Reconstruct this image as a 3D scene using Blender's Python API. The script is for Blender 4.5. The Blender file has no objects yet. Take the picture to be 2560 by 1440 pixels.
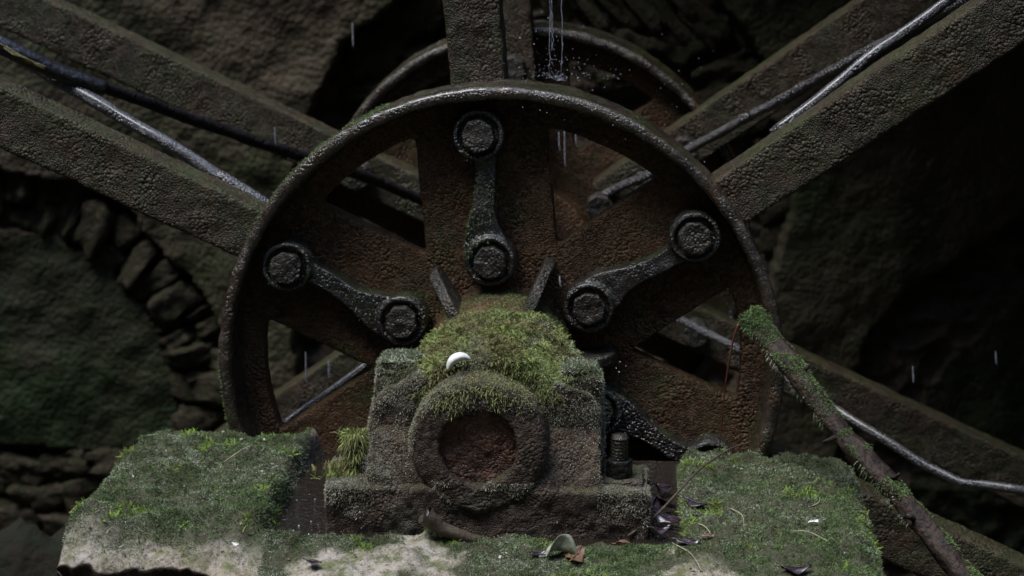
import bpy, bmesh, math, random
import numpy as np
from mathutils import Vector, Matrix

random.seed(7)
rng = np.random.default_rng(7)
S = bpy.context.scene
COL = S.collection
R_ = math.radians

# ------------------------------------------------------------------ camera, sky, sun, exposure
FPX, VPX, VPY = 4978.0, 1600.0, -450.0          # focal length in photo pixels, vanishing point of the shaft
PITCH = math.atan((720 - VPY) / FPX)
YAW = math.atan((VPX - 1280) / FPX * math.cos(PITCH))
CAM = np.array([0.0, 0.0, 2.0])
cam_d = bpy.data.cameras.new('camera')
cam_d.sensor_width = 36.0
cam_d.lens = 36.0 * FPX / 2560.0
cam_d.clip_end = 2000
cam_d.dof.use_dof = True
cam_d.dof.focus_distance = 3.2
cam_d.dof.aperture_fstop = 5.0
cam = bpy.data.objects.new('camera', cam_d)
COL.objects.link(cam)
cam.location = CAM
cam.rotation_euler = (math.pi / 2 - PITCH, 0, YAW)
S.camera = cam

SUN_EL, SUN_AZ = R_(68), R_(-120)               # azimuth measured from +Y towards +X
W = bpy.data.worlds.new('World')
S.world = W
W.use_nodes = True
wn = W.node_tree.nodes
sky = wn.new('ShaderNodeTexSky')
sky.sky_type = 'NISHITA'
sky.sun_disc = False
sky.sun_elevation = SUN_EL
sky.sun_rotation = SUN_AZ
sky.air_density = 1.0
sky.dust_density = 0.6
sky.ozone_density = 2.0
bg = wn['Background']
bg.inputs['Strength'].default_value = 0.15
W.node_tree.links.new(sky.outputs['Color'], bg.inputs['Color'])
sun_d = bpy.data.lights.new('sun', 'SUN')
sun_d.energy = 1.4
sun_d.angle = R_(30)
sun_d.color = (1.0, 0.98, 0.95)
sun = bpy.data.objects.new('sun', sun_d)
COL.objects.link(sun)
sd = Vector((math.sin(SUN_AZ) * math.cos(SUN_EL), math.cos(SUN_AZ) * math.cos(SUN_EL), math.sin(SUN_EL)))
sun.rotation_euler = sd.to_track_quat('Z', 'Y').to_euler()
S.view_settings.view_transform = 'Standard'
S.view_settings.look = 'None'
S.view_settings.exposure = 1.65
S.view_settings.gamma = 1.0
S.view_settings.use_curve_mapping = False
try:
    S.cycles.max_bounces = 4
    S.cycles.diffuse_bounces = 2
    S.cycles.glossy_bounces = 2
    S.cycles.transmission_bounces = 3
    S.cycles.use_denoising = True
    S.cycles.sample_clamp_indirect = 4.0
except Exception:
    pass

# ------------------------------------------------------------------ helpers
_h = np.array([-math.sin(YAW), math.cos(YAW), 0])
_r = np.array([math.cos(YAW), math.sin(YAW), 0])
_z = np.array([0, 0, 1.0])
_f = _h * math.cos(PITCH) - _z * math.sin(PITCH)
_u = _h * math.sin(PITCH) + _z * math.cos(PITCH)


def at(x, y, Y):
    """a point seen at photo pixel (x, y), standing at distance Y"""
    d = _f + _r * (x - 1280) / FPX + _u * (720 - y) / FPX
    return CAM + d * (Y / d[1])


def atz(x, y, Z):
    d = _f + _r * (x - 1280) / FPX + _u * (720 - y) / FPX
    return CAM + d * ((Z - CAM[2]) / d[2])


def _hash(ix, iy, iz, seed):
    h = (ix * 374761393 + iy * 668265263 + iz * 2147483647 + seed * 1274126177) & 0xFFFFFFFF
    h = ((h ^ (h >> 13)) * 1274126177) & 0xFFFFFFFF
    h = ((h ^ (h >> 15)) * 2246822519) & 0xFFFFFFFF
    return ((h ^ (h >> 16)) & 0xFFFFFF) / 16777215.0


def vnoise(P, scale, seed=0):
    P = np.asarray(P, float) * scale + 1000.0
    i = np.floor(P).astype(np.int64)
    f = P - i
    f = f * f * (3 - 2 * f)
    out = 0
    for dx in (0, 1):
        for dy in (0, 1):
            for dz in (0, 1):
                w = (f[:, 0] if dx else 1 - f[:, 0]) * (f[:, 1] if dy else 1 - f[:, 1]) * (f[:, 2] if dz else 1 - f[:, 2])
                out = out + w * _hash(i[:, 0] + dx, i[:, 1] + dy, i[:, 2] + dz, seed)
    return out * 2 - 1


def fbm(P, scale, octaves=3, seed=0):
    o, a = 0, 1.0
    for k in range(octaves):
        o = o + a * vnoise(P, scale * 2 ** k, seed + 17 * k)
        a *= 0.5
    return o


def sstep(a, b, x):
    t = np.clip((x - a) / (b - a), 0, 1)
    return t * t * (3 - 2 * t)


def mesh_from(name, V, F, mat=None, smooth=True):
    me = bpy.data.meshes.new(name)
    me.from_pydata([tuple(v) for v in V], [], [tuple(int(i) for i in f) for f in F])
    me.validate()
    if smooth:
        me.polygons.foreach_set('use_smooth', [True] * len(me.polygons))
    if mat:
        me.materials.append(mat)
    me.update()
    return me


def fast_mesh(name, V, loops, starts, totals, mat=None, smooth=False):
    """big meshes from numpy arrays"""
    me = bpy.data.meshes.new(name)
    me.vertices.add(len(V))
    me.vertices.foreach_set('co', np.asarray(V, np.float32).ravel())
    me.loops.add(len(loops))
    me.loops.foreach_set('vertex_index', np.asarray(loops, np.int32))
    me.polygons.add(len(starts))
    me.polygons.foreach_set('loop_start', np.asarray(starts, np.int32))
    if smooth:
        me.polygons.foreach_set('use_smooth', np.ones(len(starts), bool))
    me.update(calc_edges=True)
    me.validate()
    if mat:
        me.materials.append(mat)
    return me


def obj(name, me, parent=None):
    o = bpy.data.objects.new(name, me)
    COL.objects.link(o)
    if parent:
        o.parent = parent
    return o


def empty(name, loc=(0, 0, 0)):
    o = bpy.data.objects.new(name, None)
    o.empty_display_size = 0.1
    COL.objects.link(o)
    o.location = loc
    return o


def tag(o, label=None, cat=None, group=None, kind=None):
    if label: o['label'] = label
    if cat: o['category'] = cat
    if group: o['group'] = group
    if kind: o['kind'] = kind
    return o


class MB:
    """collects shapes into one mesh"""
    def __init__(self):
        self.V, self.F = [], []

    def add(self, V, F):
        n = len(self.V)
        self.V += [tuple(v) for v in V]
        self.F += [tuple(i + n for i in f) for f in F]
        return self

    def box(self, x0, x1, y0, y1, z0, z1):
        V = [(x, y, z) for z in (z0, z1) for y in (y0, y1) for x in (x0, x1)]
        return self.add(V, [(0, 2, 3, 1), (4, 5, 7, 6), (0, 1, 5, 4), (2, 6, 7, 3), (0, 4, 6, 2), (1, 3, 7, 5)])

    def prism_y(self, poly, y0, y1):
        """poly in (x, z), extruded along y"""
        n = len(poly)
        V = [(p[0], y0, p[1]) for p in poly] + [(p[0], y1, p[1]) for p in poly]
        a = sum(poly[i][0] * poly[(i + 1) % n][1] - poly[(i + 1) % n][0] * poly[i][1] for i in range(n))
        F = [tuple(range(n)), tuple(range(2 * n - 1, n - 1, -1))]
        F += [(i, i + n, (i + 1) % n + n, (i + 1) % n) for i in range(n)]
        if a < 0:
            F = [tuple(reversed(f)) for f in F]
        return self.add(V, F)

    def lathe_y(self, cx, cz, prof, n=96, closed=True):
        """profile of (radius, y) turned round the y axis; first and last may touch the axis"""
        V, F = [], []
        m = len(prof)
        for k in range(n):
            a = 2 * math.pi * k / n
            for (r, y) in prof:
                V.append((cx + r * math.cos(a), y, cz + r * math.sin(a)))
        for k in range(n):
            k2 = (k + 1) % n
            for j in range(m if closed else m - 1):
                j2 = (j + 1) % m
                F.append((k * m + j, k * m + j2, k2 * m + j2, k2 * m + j))
        return self.add(V, F)

    def cyl(self, p0, p1, r0, r1=None, n=16, cap=True):
        return self.tube([p0, p1], [r0, r1 if r1 is not None else r0], n, cap)

    def tube(self, pts, rad, n=10, cap=True, jit=0):
        pts = [Vector(p) for p in pts]
        V, F = [], []
        ref = None
        for i, p in enumerate(pts):
            t = (pts[min(i + 1, len(pts) - 1)] - pts[max(i - 1, 0)]).normalized()
            if ref is None:
                ref = Vector((0, 0, 1)) if abs(t.z) < 0.9 else Vector((1, 0, 0))
            s = t.cross(ref).normalized()
            ref = s.cross(t).normalized()
            for k in range(n):
                a = 2 * math.pi * k / n
                rr = rad[i] * (1 + jit * (random.random() - 0.5))
                V.append(p + s * (rr * math.cos(a)) + ref * (rr * math.sin(a)))
        for i in range(len(pts) - 1):
            for k in range(n):
                k2 = (k + 1) % n
                F.append((i * n + k, (i + 1) * n + k, (i + 1) * n + k2, i * n + k2))
        if cap:
            F.append(tuple(range(n)))
            F.append(tuple(range(len(pts) * n - 1, (len(pts) - 1) * n - 1, -1)))
        return self.add(V, F)

    def build(self, name, mat, parent=None, smooth=True):
        return obj(name, mesh_from(name, self.V, self.F, mat, smooth), parent)

    def mesh(self, name, mat, smooth=True):
        return mesh_from(name, self.V, self.F, mat, smooth)


def remeshed(mb, name, mat, voxel, noise=(), smooth_it=2, fix_normals=True):
    """union of the collected shapes, rounded and roughened like an old casting or stone"""
    me = mesh_from(name + '_tmp', mb.V, mb.F)
    if fix_normals:
        bm = bmesh.new(); bm.from_mesh(me)
        bmesh.ops.recalc_face_normals(bm, faces=bm.faces)
        bm.to_mesh(me); bm.free()
    t = bpy.data.objects.new('tmp', me)
    COL.objects.link(t)
    m = t.modifiers.new('r', 'REMESH'); m.mode = 'VOXEL'; m.voxel_size = voxel; m.adaptivity = 0
    if smooth_it:
        m = t.modifiers.new('s', 'SMOOTH'); m.factor = 0.5; m.iterations = smooth_it
    dg = bpy.context.evaluated_depsgraph_get()
    out = bpy.data.meshes.new_from_object(t.evaluated_get(dg))
    bpy.data.objects.remove(t)
    bpy.data.meshes.remove(me)
    out.name = name
    displace(out, noise)
    out.polygons.foreach_set('use_smooth', np.ones(len(out.polygons), bool))
    out.materials.clear()
    out.materials.append(mat)
    return out


def coords(me):
    P = np.empty(len(me.vertices) * 3, np.float32)
    me.vertices.foreach_get('co', P)
    return P.reshape(-1, 3).astype(float)


def vnormals(me):
    N = np.empty(len(me.vertices) * 3, np.float32)
    me.vertex_normals.foreach_get('vector', N)
    return N.reshape(-1, 3).astype(float)


def displace(me, noise):
    P = coords(me)
    if len(noise):
        N = vnormals(me)
        d = np.zeros(len(P))
        for (scale, amp, octv, seed) in noise:
            d += amp * fbm(P, scale, octv, seed)
        P = P + N * d[:, None]
        me.vertices.foreach_set('co', P.astype(np.float32).ravel())
        me.update()
    return me


def grid_mesh(name, P, nx, ny, mat, keep=None, smooth=True):
    idx = np.arange(nx * ny).reshape(ny, nx)
    q = np.stack([idx[:-1, :-1], idx[:-1, 1:], idx[1:, 1:], idx[1:, :-1]], -1).reshape(-1, 4)
    if keep is not None:
        q = q[keep.reshape(-1)]
        used = np.unique(q)
        mp = -np.ones(nx * ny, int); mp[used] = np.arange(len(used))
        q = mp[q]; P = P[used]
    return fast_mesh(name, P, q.ravel(), np.arange(len(q)) * 4, None, mat, smooth)


def sample(me, n, prob=None):
    """random points with normals on a mesh; prob(P, N) thins them"""
    me.calc_loop_triangles()
    T = np.empty(len(me.loop_triangles) * 3, np.int32)
    me.loop_triangles.foreach_get('vertices', T)
    T = T.reshape(-1, 3)
    P = coords(me)
    a, b, c = P[T[:, 0]], P[T[:, 1]], P[T[:, 2]]
    cr = np.cross(b - a, c - a)
    ar = np.linalg.norm(cr, axis=1)
    w = ar.copy()
    if prob is not None:
        nn = cr / np.maximum(ar, 1e-12)[:, None]
        w = w * np.clip(prob((a + b + c) / 3, nn), 0, None)
    tot = w.sum()
    if tot <= 0:
        return np.zeros((0, 3)), np.zeros((0, 3))
    i = rng.choice(len(T), n, p=w / tot)
    u, v = rng.random(n), rng.random(n)
    fl = u + v > 1
    u[fl], v[fl] = 1 - u[fl], 1 - v[fl]
    Q = a[i] + (b[i] - a[i]) * u[:, None] + (c[i] - a[i]) * v[:, None]
    return Q, cr[i] / np.maximum(ar[i], 1e-12)[:, None]


def shoots(P, N, length, width, spread=0.6, droop=0.3, seg=2):
    """short curved blades, each its own island: returns V, quads as one soup"""
    n = len(P)
    rnd = rng.normal(size=(n, 3))
    d = N + spread * rnd
    d /= np.linalg.norm(d, axis=1)[:, None]
    L = length * (0.5 + rng.random(n))
    if np.isscalar(width): width = np.full(n, width)
    s = np.cross(d, rng.normal(size=(n, 3)))
    s /= np.maximum(np.linalg.norm(s, axis=1), 1e-9)[:, None]
    g = np.array([0, 0, -1.0])
    p1 = P + d * (L * 0.5)[:, None] + g * (droop * L * 0.15)[:, None]
    d2 = d + droop * g + 0.25 * rng.normal(size=(n, 3))
    d2 /= np.linalg.norm(d2, axis=1)[:, None]
    p2 = p1 + d2 * (L * 0.5)[:, None]
    w = width[:, None] * 0.5
    V = np.stack([P - s * w * 0.7, P + s * w * 0.7, p1 + s * w, p1 - s * w, p2], 1)     # n,5,3
    base = (np.arange(n) * 5)[:, None]
    quads = base + np.array([0, 1, 2, 3])
    tris = base + np.array([3, 2, 4])
    return V.reshape(-1, 3), quads, tris


def fronds(P, N, length, spread=0.5, droop=0.6, pairs=7):
    """feather moss: a bent stem with rows of tiny leaflets"""
    n = len(P)
    d = N + spread * rng.normal(size=(n, 3))
    d /= np.linalg.norm(d, axis=1)[:, None]
    L = length * (0.5 + rng.random(n))
    s = np.cross(d, rng.normal(size=(n, 3)))
    s /= np.maximum(np.linalg.norm(s, axis=1), 1e-9)[:, None]
    g = np.array([0, 0, -1.0])
    allV, k = [], 0
    c = P.copy()
    dd = d.copy()
    for j in range(pairs):
        step = L / pairs
        dd = dd + droop * g * (2.0 / pairs) * (j / pairs)
        dd /= np.linalg.norm(dd, axis=1)[:, None]
        c2 = c + dd * step[:, None]
        ll = L * 0.2 * (1.15 - j / pairs)
        for sg in (-1, 1):
            tip = c + dd * (ll * 0.8)[:, None] + s * (sg * ll)[:, None] + rng.normal(size=(n, 3)) * (ll * 0.15)[:, None]
            allV += [c, c2, tip]
        c = c2
    V = np.stack(allV, 1)
    m = V.shape[1]
    tr = (np.arange(n) * m)[:, None, None] + np.arange(m).reshape(1, -1, 3)
    return V.reshape(-1, 3), np.zeros((0, 4), int), tr.reshape(-1, 3)


def soup(name, parts, mat, parent=None):
    Vs, lo, st, off, pos = [], [], [], 0, 0
    for (V, q, t) in parts:
        Vs.append(V)
        if len(q):
            lo.append((q + off).ravel()); st.append(pos + np.arange(len(q)) * 4); pos += len(q) * 4
        if len(t):
            lo.append((t + off).ravel()); st.append(pos + np.arange(len(t)) * 3); pos += len(t) * 3
        off += len(V)
    me = fast_mesh(name, np.concatenate(Vs), np.concatenate(lo), np.concatenate(st), None, mat)
    return obj(name, me, parent)


# ------------------------------------------------------------------ materials
def M(name):
    m = bpy.data.materials.new(name)
    m.use_nodes = True
    nt = m.node_tree
    return m, nt, nt.nodes, nt.links, nt.nodes['Principled BSDF']


def N_(nt, typ, **kw):
    n = nt.nodes.new(typ)
    for k, v in kw.items():
        if k in n.inputs: n.inputs[k].default_value = v
        else: setattr(n, k, v)
    return n


def noise_fac(nt, vec, scale, lo, hi, detail=4, seed=0.0, rough=0.55):
    mp = N_(nt, 'ShaderNodeMapping'); mp.inputs['Location'].default_value = (seed, seed * 1.7, -seed)
    nt.links.new(vec, mp.inputs['Vector'])
    n = N_(nt, 'ShaderNodeTexNoise', Scale=scale, Detail=detail, Roughness=rough)
    nt.links.new(mp.outputs['Vector'], n.inputs['Vector'])
    r = N_(nt, 'ShaderNodeMapRange')
    r.inputs['From Min'].default_value = lo; r.inputs['From Max'].default_value = hi
    nt.links.new(n.outputs['Fac'], r.inputs['Value'])
    return r.outputs['Result']


def mixc(nt, fac, a, b):
    m = N_(nt, 'ShaderNodeMix'); m.data_type = 'RGBA'
    if isinstance(fac, float): m.inputs[0].default_value = fac
    else: nt.links.new(fac, m.inputs[0])
    for i, c in ((6, a), (7, b)):
        if isinstance(c, tuple): m.inputs[i].default_value = (*c, 1)
        else: nt.links.new(c, m.inputs[i])
    return m.outputs[2]


def math_(nt, op, a, b=None):
    m = N_(nt, 'ShaderNodeMath'); m.operation = op
    for i, c in ((0, a), (1, b)):
        if c is None: continue
        if isinstance(c, (int, float)): m.inputs[i].default_value = c
        else: nt.links.new(c, m.inputs[i])
    return m.outputs[0]


def upness(nt, lo, hi):
    g = N_(nt, 'ShaderNodeNewGeometry')
    sx = N_(nt, 'ShaderNodeSeparateXYZ'); nt.links.new(g.outputs['Normal'], sx.inputs[0])
    r = N_(nt, 'ShaderNodeMapRange')
    r.inputs['From Min'].default_value = lo; r.inputs['From Max'].default_value = hi
    nt.links.new(sx.outputs['Z'], r.inputs['Value'])
    return r.outputs['Result']


def crusty(name, brown, dark, rust, green, *a, k=0.6, **kw):
    sc = lambda c: tuple(x * k for x in c)
    return _crusty(name, sc(brown), sc(dark), sc(rust), sc(green), *a, **kw)


def _crusty(name, brown, dark, rust, green, gscale=130, bump=0.0035, rough=(0.3, 0.6), green_lo=0.52, moss_up=0.0, spec=0.5, coat=0.0):
    """encrusted wet iron: pebbly nodules, rust and algae"""
    m, nt, nd, ln, b = M(name)
    tc = N_(nt, 'ShaderNodeTexCoord').outputs['Object']
    c = mixc(nt, noise_fac(nt, tc, 9, 0.35, 0.65, seed=1), brown, dark)
    c = mixc(nt, noise_fac(nt, tc, 14, 0.56, 0.72, seed=5), c, rust)
    c = mixc(nt, noise_fac(nt, tc, 11, green_lo, green_lo + 0.16, 6, seed=9), c, green)
    if moss_up:
        f = math_(nt, 'MULTIPLY', upness(nt, 0.35, 0.9), noise_fac(nt, tc, 18, 0.45, 0.6, seed=3))
        f = math_(nt, 'MULTIPLY', f, moss_up)
        c = mixc(nt, f, c, (0.045, 0.07, 0.014))
    vo = N_(nt, 'ShaderNodeTexVoronoi', Scale=gscale); vo.feature = 'F1'
    # jitter so that nodules vary in size
    nj = N_(nt, 'ShaderNodeTexNoise', Scale=35.0, Detail=2)
    ln.new(tc, nj.inputs['Vector'])
    va = N_(nt, 'ShaderNodeVectorMath'); va.operation = 'SCALE'; va.inputs['Scale'].default_value = 0.006
    ln.new(nj.outputs['Color'], va.inputs[0])
    vb = N_(nt, 'ShaderNodeVectorMath'); vb.operation = 'ADD'
    ln.new(tc, vb.inputs[0]); ln.new(va.outputs[0], vb.inputs[1])
    ln.new(vb.outputs[0], vo.inputs['Vector'])
    vo2 = N_(nt, 'ShaderNodeTexVoronoi', Scale=gscale * 1.9); ln.new(vb.outputs[0], vo2.inputs['Vector'])
    sq = lambda v: math_(nt, 'SUBTRACT', 1.0, math_(nt, 'MULTIPLY', v.outputs['Distance'], v.outputs['Distance']))
    zone = noise_fac(nt, tc, 16, 0.42, 0.58, 3, seed=11)
    mxn = N_(nt, 'ShaderNodeMix'); ln.new(zone, mxn.inputs[0]); ln.new(sq(vo), mxn.inputs[2]); ln.new(math_(nt, 'MULTIPLY', sq(vo2), 0.6), mxn.inputs[3])
    amp = N_(nt, 'ShaderNodeMapRange'); amp.inputs['To Min'].default_value = 0.5; amp.inputs['To Max'].default_value = 1.0
    ln.new(noise_fac(nt, tc, 6.5, 0.38, 0.58, 4, seed=15), amp.inputs['Value'])
    nod = math_(nt, 'MULTIPLY', mxn.outputs[0], amp.outputs[0])
    mpz = N_(nt, 'ShaderNodeMapping'); mpz.inputs['Scale'].default_value = (1, 1, 0.09); ln.new(tc, mpz.inputs['Vector'])
    runs = N_(nt, 'ShaderNodeTexNoise', Scale=38.0, Detail=4); ln.new(mpz.outputs[0], runs.inputs['Vector'])
    rr_ = N_(nt, 'ShaderNodeMapRange'); rr_.inputs['From Min'].default_value = 0.52; rr_.inputs['From Max'].default_value = 0.68
    ln.new(runs.outputs['Fac'], rr_.inputs['Value'])
    c = mixc(nt, math_(nt, 'MULTIPLY', rr_.outputs[0], 0.3), c, tuple(x * 1.25 for x in rust))
    sp = N_(nt, 'ShaderNodeSeparateColor'); ln.new(vo.outputs['Color'], sp.inputs[0])
    rn = N_(nt, 'ShaderNodeMapRange'); rn.inputs['From Min'].default_value = 0.35; rn.inputs['From Max'].default_value = 1.0
    ln.new(sp.outputs[0], rn.inputs['Value'])
    pale = tuple(min(1, x * 2.3 + 0.006) for x in (brown[0] * 0.9, brown[1], brown[2] * 1.15))
    c = mixc(nt, math_(nt, 'MULTIPLY', rn.outputs[0], 0.55), c, pale)
    ln.new(c, b.inputs['Base Color'])
    fine = N_(nt, 'ShaderNodeTexNoise', Scale=420.0, Detail=3); ln.new(tc, fine.inputs['Vector'])
    big = N_(nt, 'ShaderNodeTexNoise', Scale=28.0, Detail=4); ln.new(tc, big.inputs['Vector'])
    hgt = math_(nt, 'ADD', nod, math_(nt, 'MULTIPLY', fine.outputs['Fac'], 0.35))
    hgt = math_(nt, 'ADD', hgt, math_(nt, 'MULTIPLY', big.outputs['Fac'], 0.8))
    bp = N_(nt, 'ShaderNodeBump', Strength=1.0, Distance=bump)
    ln.new(hgt, bp.inputs['Height']); ln.new(bp.outputs['Normal'], b.inputs['Normal'])
    rr = N_(nt, 'ShaderNodeMapRange'); rr.inputs['To Min'].default_value = rough[0]; rr.inputs['To Max'].default_value = rough[1]
    ln.new(noise_fac(nt, tc, 22, 0.35, 0.65, seed=7), rr.inputs['Value']); ln.new(rr.outputs[0], b.inputs['Roughness'])
    b.inputs['Specular IOR Level'].default_value = spec
    if coat:
        b.inputs['Coat Weight'].default_value = coat; b.inputs['Coat Roughness'].default_value = 0.12
    return m


IRON = crusty('encrusted_iron', (0.108, 0.058, 0.027), (0.052, 0.029, 0.015), (0.112, 0.050, 0.020), (0.060, 0.058, 0.023), gscale=180, bump=0.0064, rough=(0.36, 0.62), moss_up=0.3, spec=0.2, k=0.74)
ARM = crusty('encrusted_arm', (0.070, 0.050, 0.028), (0.038, 0.028, 0.016), (0.080, 0.040, 0.019), (0.048, 0.056, 0.022), gscale=175, bump=0.0066, rough=(0.35, 0.6), moss_up=0.3, green_lo=0.44, spec=0.22, k=0.60)
STRAP = crusty('wet_strap', (0.034, 0.030, 0.025), (0.016, 0.014, 0.013), (0.050, 0.030, 0.016), (0.032, 0.040, 0.017), gscale=190, bump=0.0042, rough=(0.18, 0.4), moss_up=0.5, spec=0.6, coat=0.35, k=0.5)
RIM = crusty('wet_rim', (0.050, 0.036, 0.023), (0.018, 0.015, 0.012), (0.09, 0.035, 0.014), (0.038, 0.044, 0.016), gscale=200, bump=0.0032, rough=(0.15, 0.35), moss_up=0.4, spec=0.6, coat=0.6, k=0.7)
BOLT = crusty('bolt_iron', (0.048, 0.040, 0.030), (0.026, 0.022, 0.018), (0.05, 0.026, 0.014), (0.038, 0.044, 0.018), gscale=190, bump=0.0045, rough=(0.28, 0.5), spec=0.4, k=0.55)
ROD = crusty('wet_rod', (0.060, 0.056, 0.055), (0.030, 0.027, 0.027), (0.04, 0.028, 0.022), (0.04, 0.042, 0.03), gscale=190, bump=0.0055, rough=(0.18, 0.42), spec=1.0, coat=0.6, k=0.7)
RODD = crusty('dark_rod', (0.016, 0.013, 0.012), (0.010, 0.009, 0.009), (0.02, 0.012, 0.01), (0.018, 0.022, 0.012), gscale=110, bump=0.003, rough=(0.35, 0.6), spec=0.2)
BEAR = crusty('bearing_iron', (0.080, 0.057, 0.040), (0.036, 0.026, 0.019), (0.078, 0.042, 0.025), (0.120, 0.114, 0.084), gscale=210, bump=0.0060, rough=(0.6, 0.9), moss_up=0.6, green_lo=0.5, spec=0.2, k=0.68)
RUSTY = crusty('rusty_shaft_end', (0.085, 0.036, 0.018), (0.034, 0.017, 0.011), (0.13, 0.036, 0.013), (0.05, 0.042, 0.018), gscale=150, bump=0.007, rough=(0.4, 0.7), green_lo=0.62, k=0.9)


def stone_mat(name, pale, tan, dark, green, mossz=None):
    m, nt, nd, ln, b = M(name)
    tc = N_(nt, 'ShaderNodeTexCoord').outputs['Object']
    c = mixc(nt, noise_fac(nt, tc, 8, 0.35, 0.65, 5, seed=2), pale, tan)
    c = mixc(nt, noise_fac(nt, tc, 40, 0.46, 0.7, 8, seed=4, rough=0.75), c, dark)
    c = mixc(nt, noise_fac(nt, tc, 110, 0.52, 0.66, 5, seed=6, rough=0.7), c, tuple(x * 0.4 for x in dark))
    c = mixc(nt, math_(nt, 'MULTIPLY', noise_fac(nt, tc, 320, 0.55, 0.7, 3, seed=16), 0.6), c, tuple(min(1, x * 1.35) for x in pale))
    gr = noise_fac(nt, tc, 22, 0.46, 0.6, 8, seed=8, rough=0.8)
    if mossz == 'up':
        gr = math_(nt, 'MULTIPLY', gr, upness(nt, 0.2, 0.8))
    c = mixc(nt, gr, c, green)
    if mossz == 'up':
        at_ = N_(nt, 'ShaderNodeAttribute'); at_.attribute_name = 'moss'
        soil = mixc(nt, noise_fac(nt, tc, 90, 0.4, 0.6, 5, seed=14), (0.040, 0.052, 0.022), (0.030, 0.026, 0.016))
        c = mixc(nt, math_(nt, 'MULTIPLY', at_.outputs['Fac'], 0.9), c, soil)
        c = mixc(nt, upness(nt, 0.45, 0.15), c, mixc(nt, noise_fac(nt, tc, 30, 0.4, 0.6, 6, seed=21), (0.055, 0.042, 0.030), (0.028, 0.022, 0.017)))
    ln.new(c, b.inputs['Base Color'])
    h1 = N_(nt, 'ShaderNodeTexNoise', Scale=60.0, Detail=8, Roughness=0.65); ln.new(tc, h1.inputs['Vector'])
    v = N_(nt, 'ShaderNodeTexVoronoi', Scale=90.0); ln.new(tc, v.inputs['Vector'])
    hh = math_(nt, 'ADD', h1.outputs['Fac'], math_(nt, 'MULTIPLY', v.outputs['Distance'], -0.25))
    bp = N_(nt, 'ShaderNodeBump', Strength=1.0, Distance=0.006)
    ln.new(hh, bp.inputs['Height']); ln.new(bp.outputs['Normal'], b.inputs['Normal'])
    ln.new(noise_fac(nt, tc, 30, 0.2, 0.8, seed=3), b.inputs['Roughness'])
    rr = N_(nt, 'ShaderNodeMapRange'); rr.inputs['To Min'].default_value = 0.4; rr.inputs['To Max'].default_value = 0.85
    ln.new(noise_fac(nt, tc, 20, 0.3, 0.7, seed=12), rr.inputs['Value']); ln.new(rr.outputs[0], b.inputs['Roughness'])
    b.inputs['Specular IOR Level'].default_value = 0.12
    return m


def bumpset(m, d):
    for n in m.node_tree.nodes:
        if n.type == 'BUMP': n.inputs['Distance'].default_value = d
    return m


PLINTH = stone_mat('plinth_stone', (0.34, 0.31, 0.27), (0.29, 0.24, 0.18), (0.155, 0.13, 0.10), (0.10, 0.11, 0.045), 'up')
WALLST = stone_mat('wall_stone', *( (0.072, 0.058, 0.040), (0.058, 0.043, 0.029), (0.034, 0.027, 0.019), (0.028, 0.036, 0.014)))
bumpset(WALLST, 0.02)


def plaster_mat(name, a, bcol, green, gl=0.45, k=0.7):
    a, bcol, green = (tuple(x * k for x in c) for c in (a, bcol, green))
    m, nt, nd, ln, b = M(name)
    tc = N_(nt, 'ShaderNodeTexCoord').outputs['Object']
    c = mixc(nt, noise_fac(nt, tc, 2.5, 0.35, 0.65, 5, seed=2), a, bcol)
    c = mixc(nt, noise_fac(nt, tc, 1.8, gl, gl + 0.2, 8, seed=4, rough=0.7), c, green)
    c = mixc(nt, math_(nt, 'MULTIPLY', noise_fac(nt, tc, 45, 0.6, 0.75, 3, seed=6), 0.5), c, tuple(min(1, x * 1.9) for x in a))
    ln.new(c, b.inputs['Base Color'])
    v = N_(nt, 'ShaderNodeTexVoronoi', Scale=62.0)
    h1 = N_(nt, 'ShaderNodeTexNoise', Scale=18.0, Detail=7, Roughness=0.62); ln.new(tc, h1.inputs['Vector']); ln.new(tc, v.inputs['Vector'])
    hh = math_(nt, 'ADD', h1.outputs['Fac'], math_(nt, 'MULTIPLY', v.outputs['Distance'], -0.5))
    bp = N_(nt, 'ShaderNodeBump', Strength=1.0, Distance=0.009)
    ln.new(hh, bp.inputs['Height']); ln.new(bp.outputs['Normal'], b.inputs['Normal'])
    b.inputs['Roughness'].default_value = 0.7
    b.inputs['Specular IOR Level'].default_value = 0.2
    return m


PLASTER = plaster_mat('lime_render', (0.125, 0.098, 0.064), (0.090, 0.070, 0.044), (0.044, 0.062, 0.022), 0.45, k=0.62)
INFILL = plaster_mat('mossy_render', (0.075, 0.060, 0.040), (0.056, 0.046, 0.030), (0.034, 0.055, 0.020), 0.36, k=0.6)
BACKING = plaster_mat('damp_rubble', (0.075, 0.058, 0.042), (0.055, 0.042, 0.030), (0.04, 0.045, 0.02), 0.55, k=1.0)


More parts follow.
